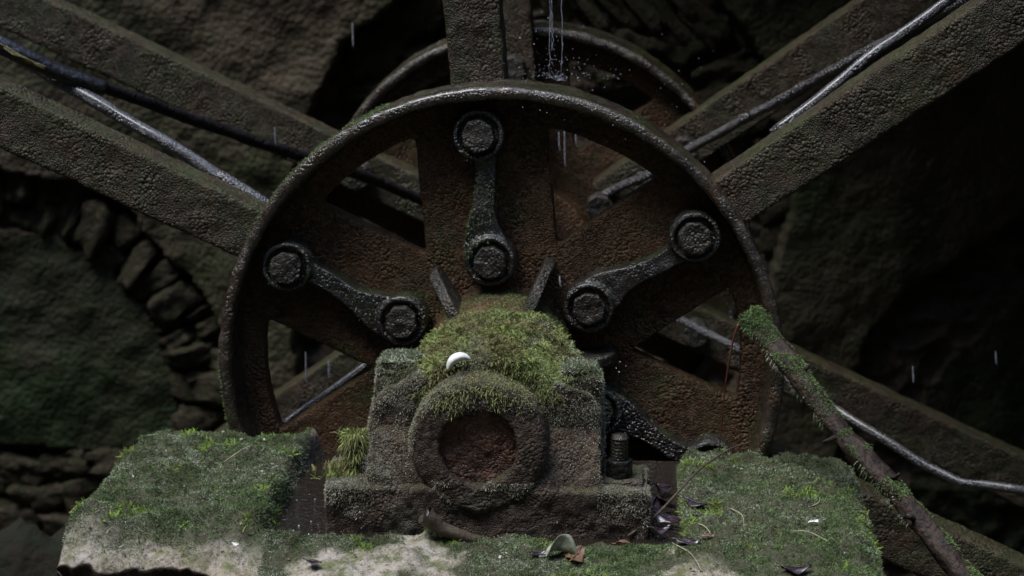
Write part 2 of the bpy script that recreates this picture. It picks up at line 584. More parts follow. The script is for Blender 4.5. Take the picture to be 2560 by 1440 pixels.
def moss_mat(name, c1, c2, c3):
    m, nt, nd, ln, b = M(name)
    g = N_(nt, 'ShaderNodeNewGeometry')
    tc = N_(nt, 'ShaderNodeTexCoord').outputs['Object']
    c = mixc(nt, g.outputs['Random Per Island'], c1, c2)
    c = mixc(nt, noise_fac(nt, tc, 16, 0.42, 0.6, 4, seed=1), c, c3)
    c = mixc(nt, math_(nt, 'MULTIPLY', noise_fac(nt, tc, 55, 0.5, 0.68, 4, seed=5), 0.6), c, (c1[0] * 0.55, c1[1] * 0.42, c1[2] * 0.45))
    ln.new(c, b.inputs['Base Color'])
    b.inputs['Roughness'].default_value = 0.6
    b.inputs['Specular IOR Level'].default_value = 0.12
    tr = N_(nt, 'ShaderNodeBsdfTranslucent'); ln.new(c, tr.inputs['Color'])
    mx = N_(nt, 'ShaderNodeMixShader'); mx.inputs[0].default_value = 0.25
    ln.new(b.outputs[0], mx.inputs[1]); ln.new(tr.outputs[0], mx.inputs[2])
    ln.new(mx.outputs[0], nd['Material Output'].inputs['Surface'])
    return m


MOSS_BRIGHT = moss_mat('feather_moss', (0.10, 0.135, 0.035), (0.36, 0.42, 0.15), (0.20, 0.19, 0.085))
MOSS_GREY = moss_mat('grey_moss', (0.055, 0.070, 0.036), (0.52, 0.57, 0.42), (0.12, 0.15, 0.07))
MOSS_DARK = moss_mat('dark_moss', (0.045, 0.085, 0.030), (0.26, 0.36, 0.14), (0.105, 0.145, 0.065))
MOSS_LIME = moss_mat('lime_moss', (0.16, 0.27, 0.045), (0.32, 0.44, 0.10), (0.22, 0.29, 0.07))
CRUST = moss_mat('lichen_crust', (0.12, 0.115, 0.085), (0.56, 0.54, 0.44), (0.22, 0.21, 0.15))


def plain(name, col, rough=0.6, spec=0.4, bump=0.0, bscale=60, col2=None, coat=0):
    m, nt, nd, ln, b = M(name)
    tc = N_(nt, 'ShaderNodeTexCoord').outputs['Object']
    c2 = col2 or tuple(x * 0.55 for x in col)
    ln.new(mixc(nt, noise_fac(nt, tc, bscale, 0.35, 0.65, 5, seed=1), col, c2), b.inputs['Base Color'])
    b.inputs['Roughness'].default_value = rough
    b.inputs['Specular IOR Level'].default_value = spec
    if coat: b.inputs['Coat Weight'].default_value = coat; b.inputs['Coat Roughness'].default_value = 0.1
    if bump:
        h = N_(nt, 'ShaderNodeTexNoise', Scale=bscale * 1.5, Detail=5); ln.new(tc, h.inputs['Vector'])
        bp = N_(nt, 'ShaderNodeBump', Strength=1.0, Distance=bump)
        ln.new(h.outputs['Fac'], bp.inputs['Height']); ln.new(bp.outputs['Normal'], b.inputs['Normal'])
    return m


BARK = plain('wet_bark', (0.040, 0.027, 0.020), 0.6, 0.2, 0.006, 70, (0.013, 0.009, 0.007))
DARKWOOD = plain('dark_wet_wood', (0.022, 0.020, 0.020), 0.35, 0.6, 0.004, 60)
STICK = plain('broken_stick', (0.085, 0.065, 0.045), 0.6, 0.3, 0.002, 90)
STEM = plain('red_stem', (0.12, 0.035, 0.018), 0.5, 0.4)
LEAF_BROWN = plain('brown_leaf', (0.20, 0.115, 0.075), 0.45, 0.4, 0.001, 90)
LEAF_GREY = plain('pale_leaf', (0.30, 0.33, 0.25), 0.5, 0.4, 0.001, 80, (0.16, 0.17, 0.12))
LEAF_DARK = plain('dark_leaf', (0.045, 0.030, 0.038), 0.25, 0.5, 0.001, 80)
LEAF_YEL = plain('yellow_leaf', (0.13, 0.12, 0.04), 0.4, 0.4, 0.001, 80)
PETAL = plain('white_petal', (0.80, 0.79, 0.78), 0.5, 0.3, 0.0006, 120, (0.62, 0.62, 0.58))
STRAW = plain('dry_needle', (0.42, 0.37, 0.26), 0.5, 0.3)
MUD = plain('dark_mud', (0.022, 0.019, 0.013), 0.85, 0.15, 0.02, 14, (0.014, 0.018, 0.009))
GROUND = plain('pit_mud', (0.035, 0.028, 0.020), 0.5, 0.4, 0.02, 6, (0.022, 0.026, 0.012))

WATER, nt, nd, ln, b = M('still_water')
b.inputs['Base Color'].default_value = (0.016, 0.012, 0.009, 1)
b.inputs['Roughness'].default_value = 0.03
b.inputs['Specular IOR Level'].default_value = 0.7
n1 = N_(nt, 'ShaderNodeTexNoise', Scale=85.0, Detail=3)
ln.new(N_(nt, 'ShaderNodeTexCoord').outputs['Object'], n1.inputs['Vector'])
bp = N_(nt, 'ShaderNodeBump', Strength=1.0, Distance=0.006)
ln.new(n1.outputs['Fac'], bp.inputs['Height']); ln.new(bp.outputs['Normal'], b.inputs['Normal'])

DROP, nt, nd, ln, b = M('water_drop')
b.inputs['Base Color'].default_value = (0.85, 0.88, 1.0, 1)
b.inputs['Roughness'].default_value = 0.05
b.inputs['Transmission Weight'].default_value = 0.75
b.inputs['IOR'].default_value = 1.33

# ------------------------------------------------------------------ the setting: ground, light-blocking banks, wall of the wheel pit
AX, AZ = -0.236, 1.05                       # shaft axis
YF, YR = 3.465, 4.53                        # front and rear flange webs
WY = 5.75                                   # back wall
RW = 0.5                                    # flange radius

# ground sheet: a pit around the wheel, steep unseen banks added all round to block low sky
n = 150
u = np.linspace(-1, 1, n)
gx = np.sign(u) * (np.abs(u) * 4 + np.abs(u) ** 4 * 296)
gy = gx + 3.5
X, Y = np.meshgrid(gx, gy)
Pg = np.stack([X.ravel(), Y.ravel(), np.zeros(n * n)], 1)
dist_c = np.hypot(Pg[:, 0] - 0.2, (Pg[:, 1] - 3.0))
bank = sstep(4.0, 9, dist_c) * 13 + sstep(9, 40, dist_c) * 16
Pg[:, 2] = -0.75 + bank + 0.06 * fbm(Pg, 1.5, 4, 3) + 0.5 * sstep(6, 20, dist_c) * fbm(Pg, 0.15, 3, 5)
ground = obj('ground', grid_mesh('ground', Pg, n, n, GROUND))
tag(ground, kind='structure')

# --- back wall: one relief, cut into the coat of render, two blind arches and the bare rubble
x0, x1, z0, z1, st = -2.6, 1.9, -0.9, 2.9, 0.0105
nx, nz = int((x1 - x0) / st), int((z1 - z0) / st)
xs, zs = np.linspace(x0, x1, nx), np.linspace(z0, z1, nz)
X, Z = np.meshgrid(xs, zs)
Q = np.stack([X.ravel(), np.full(X.size, WY), Z.ravel()], 1)
warp = 0.032 * np.stack([fbm(Q, 5, 5, 1), np.zeros(len(Q)), fbm(Q, 5, 5, 2)], 1)
Qw = Q + warp
def wp(x, y): return at(x, y, WY)
def inpoly(P, poly):
    x, z = P[:, 0], P[:, 2]
    ins = np.zeros(len(P), bool)
    j = len(poly) - 1
    for i in range(len(poly)):
        xi, zi, xj, zj = poly[i][0], poly[i][2], poly[j][0], poly[j][2]
        c = ((zi > z) != (zj > z)) & (x < (xj - xi) * (z - zi) / (zj - zi + 1e-12) + xi)
        ins ^= c; j = i
    return ins
A1, A1r = wp(-10, 1010), 0.0
k_w = np.linalg.norm(wp(1300, 720) - wp(300, 720)) / 1000.0
A1r, A1o = 448 * k_w, 605 * k_w
A2 = wp(2800, 1190); A2r, A2o = 500 * k_w, 690 * k_w
r1 = np.hypot(Qw[:, 0] - A1[0], Qw[:, 2] - A1[2]); r2 = np.hypot(Qw[:, 0] - A2[0], Qw[:, 2] - A2[2])
gap = inpoly(Qw, [wp(*p) for p in [(1130, -320), (1050, -60), (1000, 10), (925, 65), (872, 110), (838, 190), (805, 255), (770, 330), (735, 420), (720, 700), (760, 1300),
                                   (1700, 1300), (1880, 850), (1935, 690), (1980, 560), (1985, 470), (1950, 330), (1900, 160), (1790, 10), (1700, -320)]])
low = Qw[:, 2] < wp(100, 1135)[2]
depth = np.zeros(len(Q))                     # 0 = face of the render, positive = deeper
depth[gap] = 0.11
ring1 = (r1 < A1o) & (r1 >= A1r); ring2 = (r2 < A2o) & (r2 >= A2r)
depth[ring1] = 0.065; depth[ring2] = 0.045
depth[(r1 < A1r)] = 0.05; depth[(r2 < A2r)] = 0.05
depth[low & (Q[:, 0] < 0)] = 0.10
rel = 0.012 * fbm(Q, 9, 3, 8) + 0.02 * fbm(Q, 1.6, 2, 4)
rough_zone = (gap | ring1 | ring2 | low)
rel = rel + rough_zone * (0.05 * np.abs(fbm(Q * np.array([1, 1, 1.6]), 6, 3, 12)))
Pw = Q.copy(); Pw[:, 1] = WY + depth + rel
reg = np.where(r1 < A1r, 2, np.where(r2 < A2r, 3, np.where(rough_zone, 1, 0))).reshape(nz, nx)
a, b_, c_, d_ = reg[:-1, :-1], reg[:-1, 1:], reg[1:, 1:], reg[1:, :-1]
same = (a == b_) & (b_ == c_) & (c_ == d_)
freg = np.where(same, a, 0)
wall = tag(empty('mill_wall', (0, WY, 0)), 'damp rubble mill wall with flaking render and blind arches behind the wheel', 'wall')
def part_of_wall(name, code, mat):
    o = obj(name, grid_mesh(name, Pw - np.array([0, WY, 0]), nx, nz, mat, freg == code), wall)
    return o
part_of_wall('render_coat', 0, PLASTER)
part_of_wall('rubble_backing', 1, BACKING)
part_of_wall('arch_infill', 2, INFILL)['label'] = 'mossy infill of the left blind arch'
part_of_wall('arch_infill', 3, INFILL)['label'] = 'dark infill of the right blind arch'
# the wall has thickness: a solid core and coping behind the relief
MB().box(x0, x1, 0.2, 0.7, z0, z1).build('wall_core', BACKING, wall, False)


def rock_mesh(name, sx, sy, sz, seed, mat, n=7, sharp=5.0, amp=0.16):
    V, F = [], []
    t = np.linspace(-1, 1, n)
    ids = {}
    def vid(p):
        k = tuple(np.round(p, 5))
        if k not in ids: ids[k] = len(V); V.append(p)
        return ids[k]
    for ax in range(3):
        for sg in (-1, 1):
            for i in range(n - 1):
                for j in range(n - 1):
                    q = []
                    for (a, b) in ((i, j), (i + 1, j), (i + 1, j + 1), (i, j + 1)):
                        p = [0, 0, 0]; p[ax] = sg; p[(ax + 1) % 3] = t[a]; p[(ax + 2) % 3] = t[b]
                        q.append(vid(tuple(p)))
                    F.append(q if sg > 0 else q[::-1])
    P = np.array(V, float)
    nrm = (np.abs(P) ** sharp).sum(1) ** (1 / sharp)
    P = P / nrm[:, None]
    D = P / np.linalg.norm(P, axis=1)[:, None]
    P = P * (1 + amp * fbm(P + seed * 3.1, 1.1, 4, seed))[:, None]
    P = P + 0.10 * np.stack([fbm(P + seed, 2.6, 3, seed + k) for k in range(3)], 1)
    return mesh_from(name, P * np.array([sx, sy, sz]), F, mat)


def wall_stone(px, py, lx, lz, rot, depth=0.06, seed=0, mat=None, dy=0.0, n=6):
    p = wp(px, py)
    o = obj('stone', rock_mesh('stone', lx / 2, depth, lz / 2, seed, mat or WALLST, n=n), wall)
    o.location = (p[0], 0.07 + dy, p[2])
    o.rotation_euler = (random.uniform(-.15, .15), -rot, random.uniform(-.2, .2))
    return o


sid = 0
# left arch ring: thin rough stones on edge, fanning round the infill
ang = R_(118)
while ang > R_(-12):
    w = random.choice((0.03, 0.045, 0.06, 0.085, 0.10)) * random.uniform(0.8, 1.2)
    full = A1o - A1r
    cuts = [0, 1] if random.random() < 0.55 else [0, random.uniform(0.35, 0.65), 1]
    for c0, c1 in zip(cuts[:-1], cuts[1:]):
        rr = A1r + full * (c0 + c1) / 2 + random.uniform(-0.015, 0.01)
        th_ = ang - w / rr / 2
        sid += 1
        o = obj('stone', rock_mesh('stone', w / 2 * 1.02, 0.055, full * (c1 - c0) / 2 * random.uniform(0.8, 1.05), sid, WALLST, n=9, sharp=7, amp=0.22), wall)
        o.location = (A1[0] + rr * math.cos(th_), 0.098 + random.uniform(-0.025, 0.02), A1[2] + rr * math.sin(th_))
        o.rotation_euler = (random.uniform(-.2, .2), math.pi / 2 - th_ + random.uniform(-.2, .2), random.uniform(-.4, .4))
    ang -= (w + random.uniform(0.0, 0.02)) / (A1r + full / 2)
# right arch ring: low rough stones
ang = R_(178)
while ang > R_(118):
    w = random.uniform(0.05, 0.13)
    rr = (A2r + A2o) / 2 + random.uniform(-0.03, 0.03)
    th_ = ang - w / rr / 2
    sid += 1
    o = obj('stone', rock_mesh('stone', w / 2 * 1.05, 0.05, (A2o - A2r) / 2 * random.uniform(0.6, 0.95), sid, WALLST, n=8, sharp=6, amp=0.25), wall)
    o.location = (A2[0] + rr * math.cos(th_), 0.125 + random.uniform(-0.02, 0.02), A2[2] + rr * math.sin(th_))
    o.rotation_euler = (0, math.pi / 2 - th_ + random.uniform(-.2, .2), random.uniform(-.2, .2))
    ang -= (w + 0.01) / rr
# slanting rubble above the rear flange, and courses in the bare patch
for (px, py, lx, lz, deg) in [(1470, 25, .04, .17, 38), (1530, 20, .05, .20, 42), (1600, 15, .06, .24, 40), (1655, 35, .045, .24, 38), (1700, -20, .07, .2, 42),
                              (1420, -20, .05, .18, 35), (1380, 30, .06, .14, 20), (1580, 130, .10, .12, 50), (1700, 120, .12, .12, 42), (1760, 60, .08, .16, 45),
                              (1820, 180, .18, .08, 30), (1780, 260, .14, .06, 20), (1860, 330, .16, .08, 25), (1560, 210, .16, .06, 12),
                              (1000, 60, .24, .14, 15), (930, 160, .16, .14, -10), (900, 240, .18, .05, 8), (1020, 150, .2, .06, 4),
                              (980, 225, .18, .04, 12), (1930, 400, .1, .12, 10), (1900, 460, .14, .08, 5), (1955, 610, .10, .12, -8),
                              (1945, 540, .1, .08, 20), (1460, 420, .2, .1, 8), (1580, 400, .2, .12, 12), (980, 480, .22, .12, 5)]:
    sid += 1
    o = wall_stone(px, py, lx, lz, R_(deg), 0.05, sid, dy=0.065, n=9)
    o.data = rock_mesh('stone', lx / 2, 0.05, lz / 2, sid, WALLST, n=9, sharp=6, amp=0.25)
# footing stones, lower left
for (px, py, lx, lz) in [(40, 1190, .16, .10), (150, 1180, .14, .09), (260, 1170, .15, .08), (90, 1260, .2, .12), (210, 1250, .16, .12), (20, 1330, .18, .14), (130, 1350, .2, .13),
                         (330, 1230, .14, .12), (40, 1420, .2, .12), (400, 1160, .16, .09), (490, 1120, .14, .1), (520, 1040, .12, .08), (500, 970, .12, .1), (545, 915, .1, .07)]:
    sid += 1
    o = wall_stone(px, py, lx, lz, random.uniform(-.3, .3), 0.06, sid, dy=0.03)
    o.data = rock_mesh('stone', lx / 2, 0.06, lz / 2, sid, WALLST, n=13, sharp=6, amp=0.3)

# --- unseen side wall and plank trough, both added to shade the right side
sw = tag(empty('shade_side_wall', (1.95, 4.2, -0.9)), 'tall unseen rubble wall added out of frame to shade the right side', 'wall')
ny_, nz_ = 60, 80
yy, zz = np.meshgrid(np.linspace(-1.2, 1.75, ny_), np.linspace(0, 4.6, nz_))
Ps = np.stack([np.zeros(yy.size), yy.ravel(), zz.ravel()], 1)
Ps[:, 0] = -0.09 * np.abs(fbm(Ps * np.array([1, 1, 1.7]), 4, 4, 77))
obj('rubble_face', grid_mesh('rubble_face', Ps, ny_, nz_, BACKING), sw)
MB().box(0.005, 0.5, -1.2, 1.75, 0, 4.6).build('wall_core', BACKING, sw, False)
la = tag(empty('shade_launder', (0.2, 4.0, 3.05)), 'unseen plank trough added to shade the right side and explain the drips', 'water trough')
for k in range(5):
    MB().box(0, 1.70, -0.5 + k * 0.2, -0.5 + k * 0.2 + 0.194, 0, 0.04).build('floor_plank', DARKWOOD, la, False)
for sgn in (-0.54, 0.505):
    MB().box(0, 1.70, sgn, sgn + 0.035, 0.0, 0.32).build('side_plank', DARKWOOD, la, False)

ev = tag(empty('shade_eaves', (0, 5.6, 3.25)), 'unseen plank overhang added above to shade the back wall', 'shade roof')  # added overhang, never in view, keeps sun and sky off the back wall
for k in range(15):
    xa = -0.75 + k * 0.22
    MB().add([(xa, 0.6, 0.55), (xa + 0.214, 0.6, 0.55), (xa, -1.25, 0.0), (xa + 0.214, -1.25, 0.0), (xa, 0.6, 0.59), (xa + 0.214, 0.6, 0.59), (xa, -1.25, 0.04), (xa + 0.214, -1.25, 0.04)],
             [(0, 1, 3, 2), (4, 6, 7, 5), (0, 4, 5, 1), (2, 3, 7, 6), (0, 2, 6, 4), (1, 5, 7, 3)]).build('shade_roof_plank', DARKWOOD, ev, False)

# --- mossy earth bank at the lower right, beyond the plinth
n = 90
u, v = np.meshgrid(np.linspace(0.42, 2.2, n), np.linspace(2.55, 5.6, n))
Pb = np.stack([u.ravel(), v.ravel(), np.zeros(n * n)], 1)
Pb[:, 2] = -0.8 + 1.55 * sstep(0.42, 1.0, Pb[:, 0]) * (1 - 0.75 * sstep(3.4, 4.6, Pb[:, 1])) + 0.10 * fbm(Pb, 4, 4, 9)
bank_o = obj('bank', grid_mesh('bank', Pb, n, n, GROUND))
tag(bank_o, kind='structure')

n = 70
u, v = np.meshgrid(np.linspace(-2.6, -0.93, n), np.linspace(3.5, 4.34, n))
Pm0 = np.stack([u.ravel(), v.ravel(), np.zeros(n * n)], 1)
Pm0[:, 2] = -0.8 + 1.25 * sstep(-0.93, -1.10, Pm0[:, 0]) * sstep(3.5, 3.95, Pm0[:, 1]) * (1 - sstep(4.15, 4.34, Pm0[:, 1])) + 0.07 * fbm(Pm0, 8, 5, 19)
tag(obj('rubble_mound', grid_mesh('rubble_mound', Pm0, n, n, MUD)), kind='structure')

# ------------------------------------------------------------------ water wheel
wheel = tag(empty('water_wheel', (AX, YF, AZ)), 'encrusted brown iron water wheel hub with six wide arms, straps and bolts', 'water wheel')
ROT = R_(95.0)


def flange_solid():
    mb = MB()
    R = RW
    # web ring
    mb.lathe_y(0, 0, [(0.432, 0.0), (R - 0.01, 0.0), (R - 0.01, 0.045), (0.432, 0.045)], 160)
    # six broad arms, slightly dished, with soft fillets where they meet
    for k in range(3):
        a = ROT + k * math.pi / 3
        ca, sa = math.cos(a), math.sin(a)
        hw = 0.117
        poly = [(-0.475, -hw), (0.475, -hw), (0.475, hw), (-0.475, hw)]
        mb.prism_y([(ca * x - sa * z, sa * x + ca * z) for x, z in poly], 0.0015 * k, 0.045)
    # hub boss
    mb.lathe_y(0, 0, [(0.0005, -0.15), (0.105, -0.15), (0.122, -0.142), (0.131, -0.12), (0.136, 0.0), (0.136, 0.10), (0.0005, 0.10)], 96, closed=False)
    return mb


def rim_make():
    R = RW
    key = [(R - 0.020, 0.078), (R - 0.003, 0.078), (R, 0.072), (R, -0.044), (R + 0.003, -0.050), (R + 0.003, -0.060), (R - 0.001, -0.066), (R - 0.012, -0.067),
           (R - 0.018, -0.063), (R - 0.020, -0.054), (R - 0.021, -0.03), (R - 0.028, 0.0), (R - 0.028, 0.04)]
    prof = []
    for (a, b) in zip(key, key[1:] + key[:1]):
        k = max(1, int(math.hypot(a[0] - b[0], a[1] - b[1]) / 0.006))
        prof += [(a[0] + (b[0] - a[0]) * i / k, a[1] + (b[1] - a[1]) * i / k) for i in range(k)]
    mb = MB().lathe_y(0, 0, prof, 520)
    me = mb.mesh('rim', RIM)
    bm = bmesh.new(); bm.from_mesh(me); bmesh.ops.recalc_face_normals(bm, faces=bm.faces); bm.to_mesh(me); bm.free()
    return displace(me, [(6, 0.0016, 3, 3), (40, 0.0016, 3, 5), (110, 0.0010, 2, 6)])


rim_mesh = rim_make()
flange_mesh = remeshed(flange_solid(), 'flange', IRON, 0.0042, [(7, 0.0012, 3, 3), (45, 0.0010, 2, 5)], smooth_it=3)

# gusset rib: from hub to web between the arms
def gusset(a):
    mb = MB()
    ca, sa = math.cos(a), math.sin(a)
    V, F = [], []
    prof = [(0.12, -0.115), (0.15, -0.105), (0.178, -0.072), (0.200, -0.055), (0.208, -0.040), (0.210, 0.01), (0.12, 0.01)]
    for s in (-0.0095, 0.0095):
        for (r, y) in prof:
            V.append((ca * r - sa * s, y, sa * r + ca * s))
    m = len(prof)
    F = [tuple(range(m)), tuple(range(2 * m - 1, m - 1, -1))] + [(i, i + m, (i + 1) % m + m, (i + 1) % m) for i in range(m)]
    mb.add(V, F)
    return mb


def strap_poly(r_out=0.418, r_in=0.193):
    """waisted strap with two round bosses, in (radial, tangential)"""
    R1 = 0.043
    ts = np.linspace(r_in - R1, r_out + R1 * 1.05, 60)
    w = []
    for t in ts:
        e = 0
        for c in (r_in, r_out):
            if abs(t - c) < R1 * 1.05: e = max(e, math.sqrt(max(0, (R1 * 1.05) ** 2 - (t - c) ** 2)))
        if r_in <= t <= r_out:
            q = (t - r_in) / (r_out - r_in)
            waist = 0.040 - 0.0235 * float(sstep(0.05, 0.5, np.array(q))) if q < 0.7 else 0.0165 + 0.0215 * float(sstep(0.74, 1.0, np.array(q)))
            e = max(e, waist)
        w.append(max(e, 0.002))
    bow = [0.007 * math.sin(2 * math.pi * min(1, max(0, (t - r_in) / (r_out - r_in)))) for t in ts]
    return [(t, x + b) for t, x, b in zip(ts, w, bow)] + [(t, -x + b) for t, x, b in reversed(list(zip(ts, w, bow)))]


def strap_mesh(a, seed):
    ca, sa = math.cos(a), math.sin(a)
    mb = MB()
    poly = [(ca * r - sa * t, sa * r + ca * t) for r, t in strap_poly()]
    mb.prism_y(poly, -0.040, 0.012)
    for rb in (0.418, 0.193):                 # raised collar round each bolt
        cx, cz = ca * rb, sa * rb
        mb.lathe_y(cx, cz, [(0.036, -0.050), (0.044, -0.049), (0.047, -0.036), (0.047, 0.0), (0.036, 0.0)], 40)
    return remeshed(mb, 'strap', STRAP, 0.0028, [(30, 0.0014, 2, seed), (90, 0.0010, 2, seed + 1)], smooth_it=2)


def bolt_mesh(cx, cz, seed, r=0.0295, h=0.062):
    mb = MB()
    a0 = random.uniform(0, 1)
    poly = [(cx + r * math.cos(a0 + k * math.pi / 4), cz + r * math.sin(a0 + k * math.pi / 4)) for k in range(8)]
    mb.prism_y(poly, -h, 0.0)
    return remeshed(mb, 'bolt', BOLT, 0.0022, [(45, 0.0018, 2, seed), (110, 0.0010, 2, seed)], smooth_it=1)


straps = [strap_mesh(ROT + k * math.pi / 3, 20 + k) for k in range(6)]
bolts = []
for k in range(6):
    a = ROT + k * math.pi / 3
    for rb in (0.418, 0.193):
        bolts.append(bolt_mesh(rb * math.cos(a), rb * math.sin(a), 40 + len(bolts)))
gus = [remeshed(gusset(ROT + (k + .5) * math.pi / 3), 'gusset', BOLT, 0.0026, [(40, 0.0015, 2, 60 + k)], smooth_it=2) for k in range(6)]


def flange(yoff, mirror):
    f = obj('flange', flange_mesh, wheel)
    f.location = (0, yoff, 0)
    if mirror:
        f.scale = (1, -1, 1)
    f['label'] = ('rear' if mirror else 'front') + ' hub flange with six openings and rounded rim'
    obj('rim', rim_mesh, f)
    for m in straps: obj('strap', m, f)
    for m in bolts: obj('bolt', m, f)
    for m in gus: obj('gusset', m, f)
    return f


ff = flange(0, False)
rf = flange(YR - YF, True)
for o in rf.children:
    pass

for m in bolts:                              # nut ends of the rear bolts, on the inner side
    o = obj('nut', m, wheel)
    o.location = (0, YR - YF - 0.125, 0)

# arms: flat bars bolted inside the flanges, running out to the rim of the wheel
def arm_mesh(a, y0, y1, seed):
    ca, sa = math.cos(a), math.sin(a)
    mb = MB()
    ns = 40
    V, F = [], []
    for i in range(ns + 1):
        r = 0.2 + (1.68 - 0.2) * i / ns
        hw = 0.046 + 0.006 * r
        for (t, y) in ((-hw, y0), (hw, y0), (hw, y1), (-hw, y1)):
            V.append((ca * r - sa * t, y, sa * r + ca * t))
    for i in range(ns):
        for k in range(4):
            F.append((i * 4 + k, i * 4 + (k + 1) % 4, i * 4 + 4 + (k + 1) % 4, i * 4 + 4 + k))
    F += [(3, 2, 1, 0), (ns * 4, ns * 4 + 1, ns * 4 + 2, ns * 4 + 3)]
    mb.add(V, F)
    return remeshed(mb, 'arm', ARM, 0.006, [(9, 0.0014, 3, seed), (50, 0.0016, 2, seed + 3)], smooth_it=1)


for k in range(6):
    a = ROT + k * math.pi / 3
    obj('arm', arm_mesh(a, 0.047, 0.135, 70 + k), wheel)
    obj('arm', arm_mesh(a, YR - YF - 0.13, YR - YF - 0.047, 80 + k), wheel)

# shaft
MB().lathe_y(0, 0, [(0.0005, -0.49), (0.058, -0.49), (0.06, -0.48), (0.06, 1.9), (0.0005, 1.9)], 48, closed=False).build('shaft', RIM, wheel)
# outer shrouds of the wheel, beyond the picture; the bucket boards have rotted away
for yy in (0.0, YR - YF - 0.13):
    mb = MB().lathe_y(0, 0, [(1.64, yy + 0.02), (1.92, yy + 0.02), (1.92, yy + 0.09), (1.64, yy + 0.09)], 96)
    mb.build('shroud', ARM, wheel)

def rod(pts, r, mat, name='tie_rod', ext=0.6):
    P = [Vector(at(*p)) - Vector((AX, YF, AZ)) for p in pts]
    if ext: P.append(P[-1] + (P[-1] - P[-2]).normalized() * ext)          # on to the shroud, out of frame
    Q = []
    for a, b in zip(P[:-1], P[1:]):
        k = max(2, int((b - a).length / 0.02))
        Q += [a.lerp(b, i / k) for i in range(k)]
    Q.append(P[-1])
    Q = [q + Vector((0, 0, 0.0010 * math.sin(i * 0.23) + 0.0008 * math.sin(i * 0.71))) for i, q in enumerate(Q)]
    mb = MB().tube(Q, [r * (1 + 0.02 * math.sin(i * 1.3)) for i in range(len(Q))], 14)
    me = mb.mesh(name, mat)
    displace(me, [(60, r * 0.12, 2, len(pts))])
    return obj(name, me, wheel)


rod([(690, 533, 3.60), (655, 508, 3.60), (380, 335, 3.66), (60, 150, 3.75), (-160, 25, 3.8)], 0.0125, ROD)              # shiny rod, upper left
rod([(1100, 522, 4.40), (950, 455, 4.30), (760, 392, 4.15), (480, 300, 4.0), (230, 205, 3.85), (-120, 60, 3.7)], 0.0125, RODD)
rod([(1500, 492, 4.40), (1640, 428, 4.35), (1750, 358, 4.30), (2190, 118, 4.0), (2420, -5, 3.9)], 0.0105, ROD)
rod([(1930, 335, 3.62), (2000, 285, 3.63), (2190, 130, 3.66), (2370, 0, 3.7), (2480, -80, 3.72)], 0.010, ROD)
rod([(700, 1068, 3.62), (935, 902, 3.7), (1000, 850, 3.75)], 0.0085, ROD, ext=0)
rod([(1660, 780, 4.25), (1710, 805, 4.2), (1890, 895, 4.05), (2110, 1035, 3.9), (2290, 1150, 3.8), (2400, 1208, 3.75), (2540, 1222, 3.7), (2700, 1250, 3.7)], 0.0092, ROD)

# ------------------------------------------------------------------ stone plinth
PX0, PX1, PY0, PY1 = -0.872, 0.384, 2.60, 3.34
st = 0.0042
nx, ny = int((PX1 - PX0) / st), int((PY1 - PY0) / st)
X, Y = np.meshgrid(np.linspace(PX0, PX1, nx), np.linspace(PY0, PY1, ny))
xl = np.stack([X.ravel(), np.zeros(X.size), np.zeros(X.size)], 1)
front = 2.60 + 0.205 * (1 - sstep(-0.66, -0.44, X.ravel())) + 0.016 * fbm(xl, 7, 5, 37) + 0.006 * fbm(xl, 45, 3, 38)
Y = (front + (Y.ravel() - PY0) / (PY1 - PY0) * (PY1 - front)).reshape(X.shape)
Q = np.stack([X.ravel(), Y.ravel(), np.zeros(X.size)], 1)
wob = fbm(Q, 6, 3, 31) * 0.012
wob2 = fbm(Q, 6, 3, 32) * 0.012
x, y = Q[:, 0] + wob, Q[:, 1] + wob2
TOP, LEDGE, FLOOR = 0.950, 0.918, 0.895
zt = TOP - 0.023 * sstep(-0.1, 0.05, x)
inch = sstep(-0.572, -0.552, x) * (1 - sstep(0.072, 0.092, x))
back = sstep(2.885, 2.905, y)
chan = inch * back
zt = zt * (1 - chan) + FLOOR * chan
led = sstep(-0.60, -0.50, x) * (1 - sstep(0.05, 0.11, x)) * (1 - back)
zt = zt * (1 - led) + (LEDGE - 0.03 * sstep(2.85, 2.6, y)) * led
# worn, sloping front on the left
slope = (1 - sstep(-0.60, -0.42, x)) * sstep(2.90, 2.78, y)
zt = zt - 0.05 * slope
zt = zt - 0.025 * sstep(2.9, 2.7, y) * sstep(0.05, 0.2, x)
# rounded outer edges
ed = np.minimum.reduce([x - PX0, PX1 - x, Q[:, 1] - front + 0.012, PY1 - y])
zt = zt - 0.03 * np.clip(1 - np.maximum(ed, 0) / 0.035, 0, 1) ** 2
cush = np.clip(((x < -0.54) | (x > 0.07)) * sstep(2.80, 2.92, y) + 0.6 * ((x >= -0.54) & (x <= 0.07)) * (y < 2.93), 0, 1)
zt = zt + 0.007 * fbm(Q, 12, 4, 33) + 0.004 * fbm(Q, 45, 4, 34) + cush * 0.009 * np.clip(fbm(Q, 38, 3, 39) + 0.1, 0, 1) ** 0.8
Q[:, 2] = zt
ex = 0.012 * fbm(Q * np.array([0, 1, 1]), 9, 3, 35)
grid = Q.reshape(ny, nx, 3)
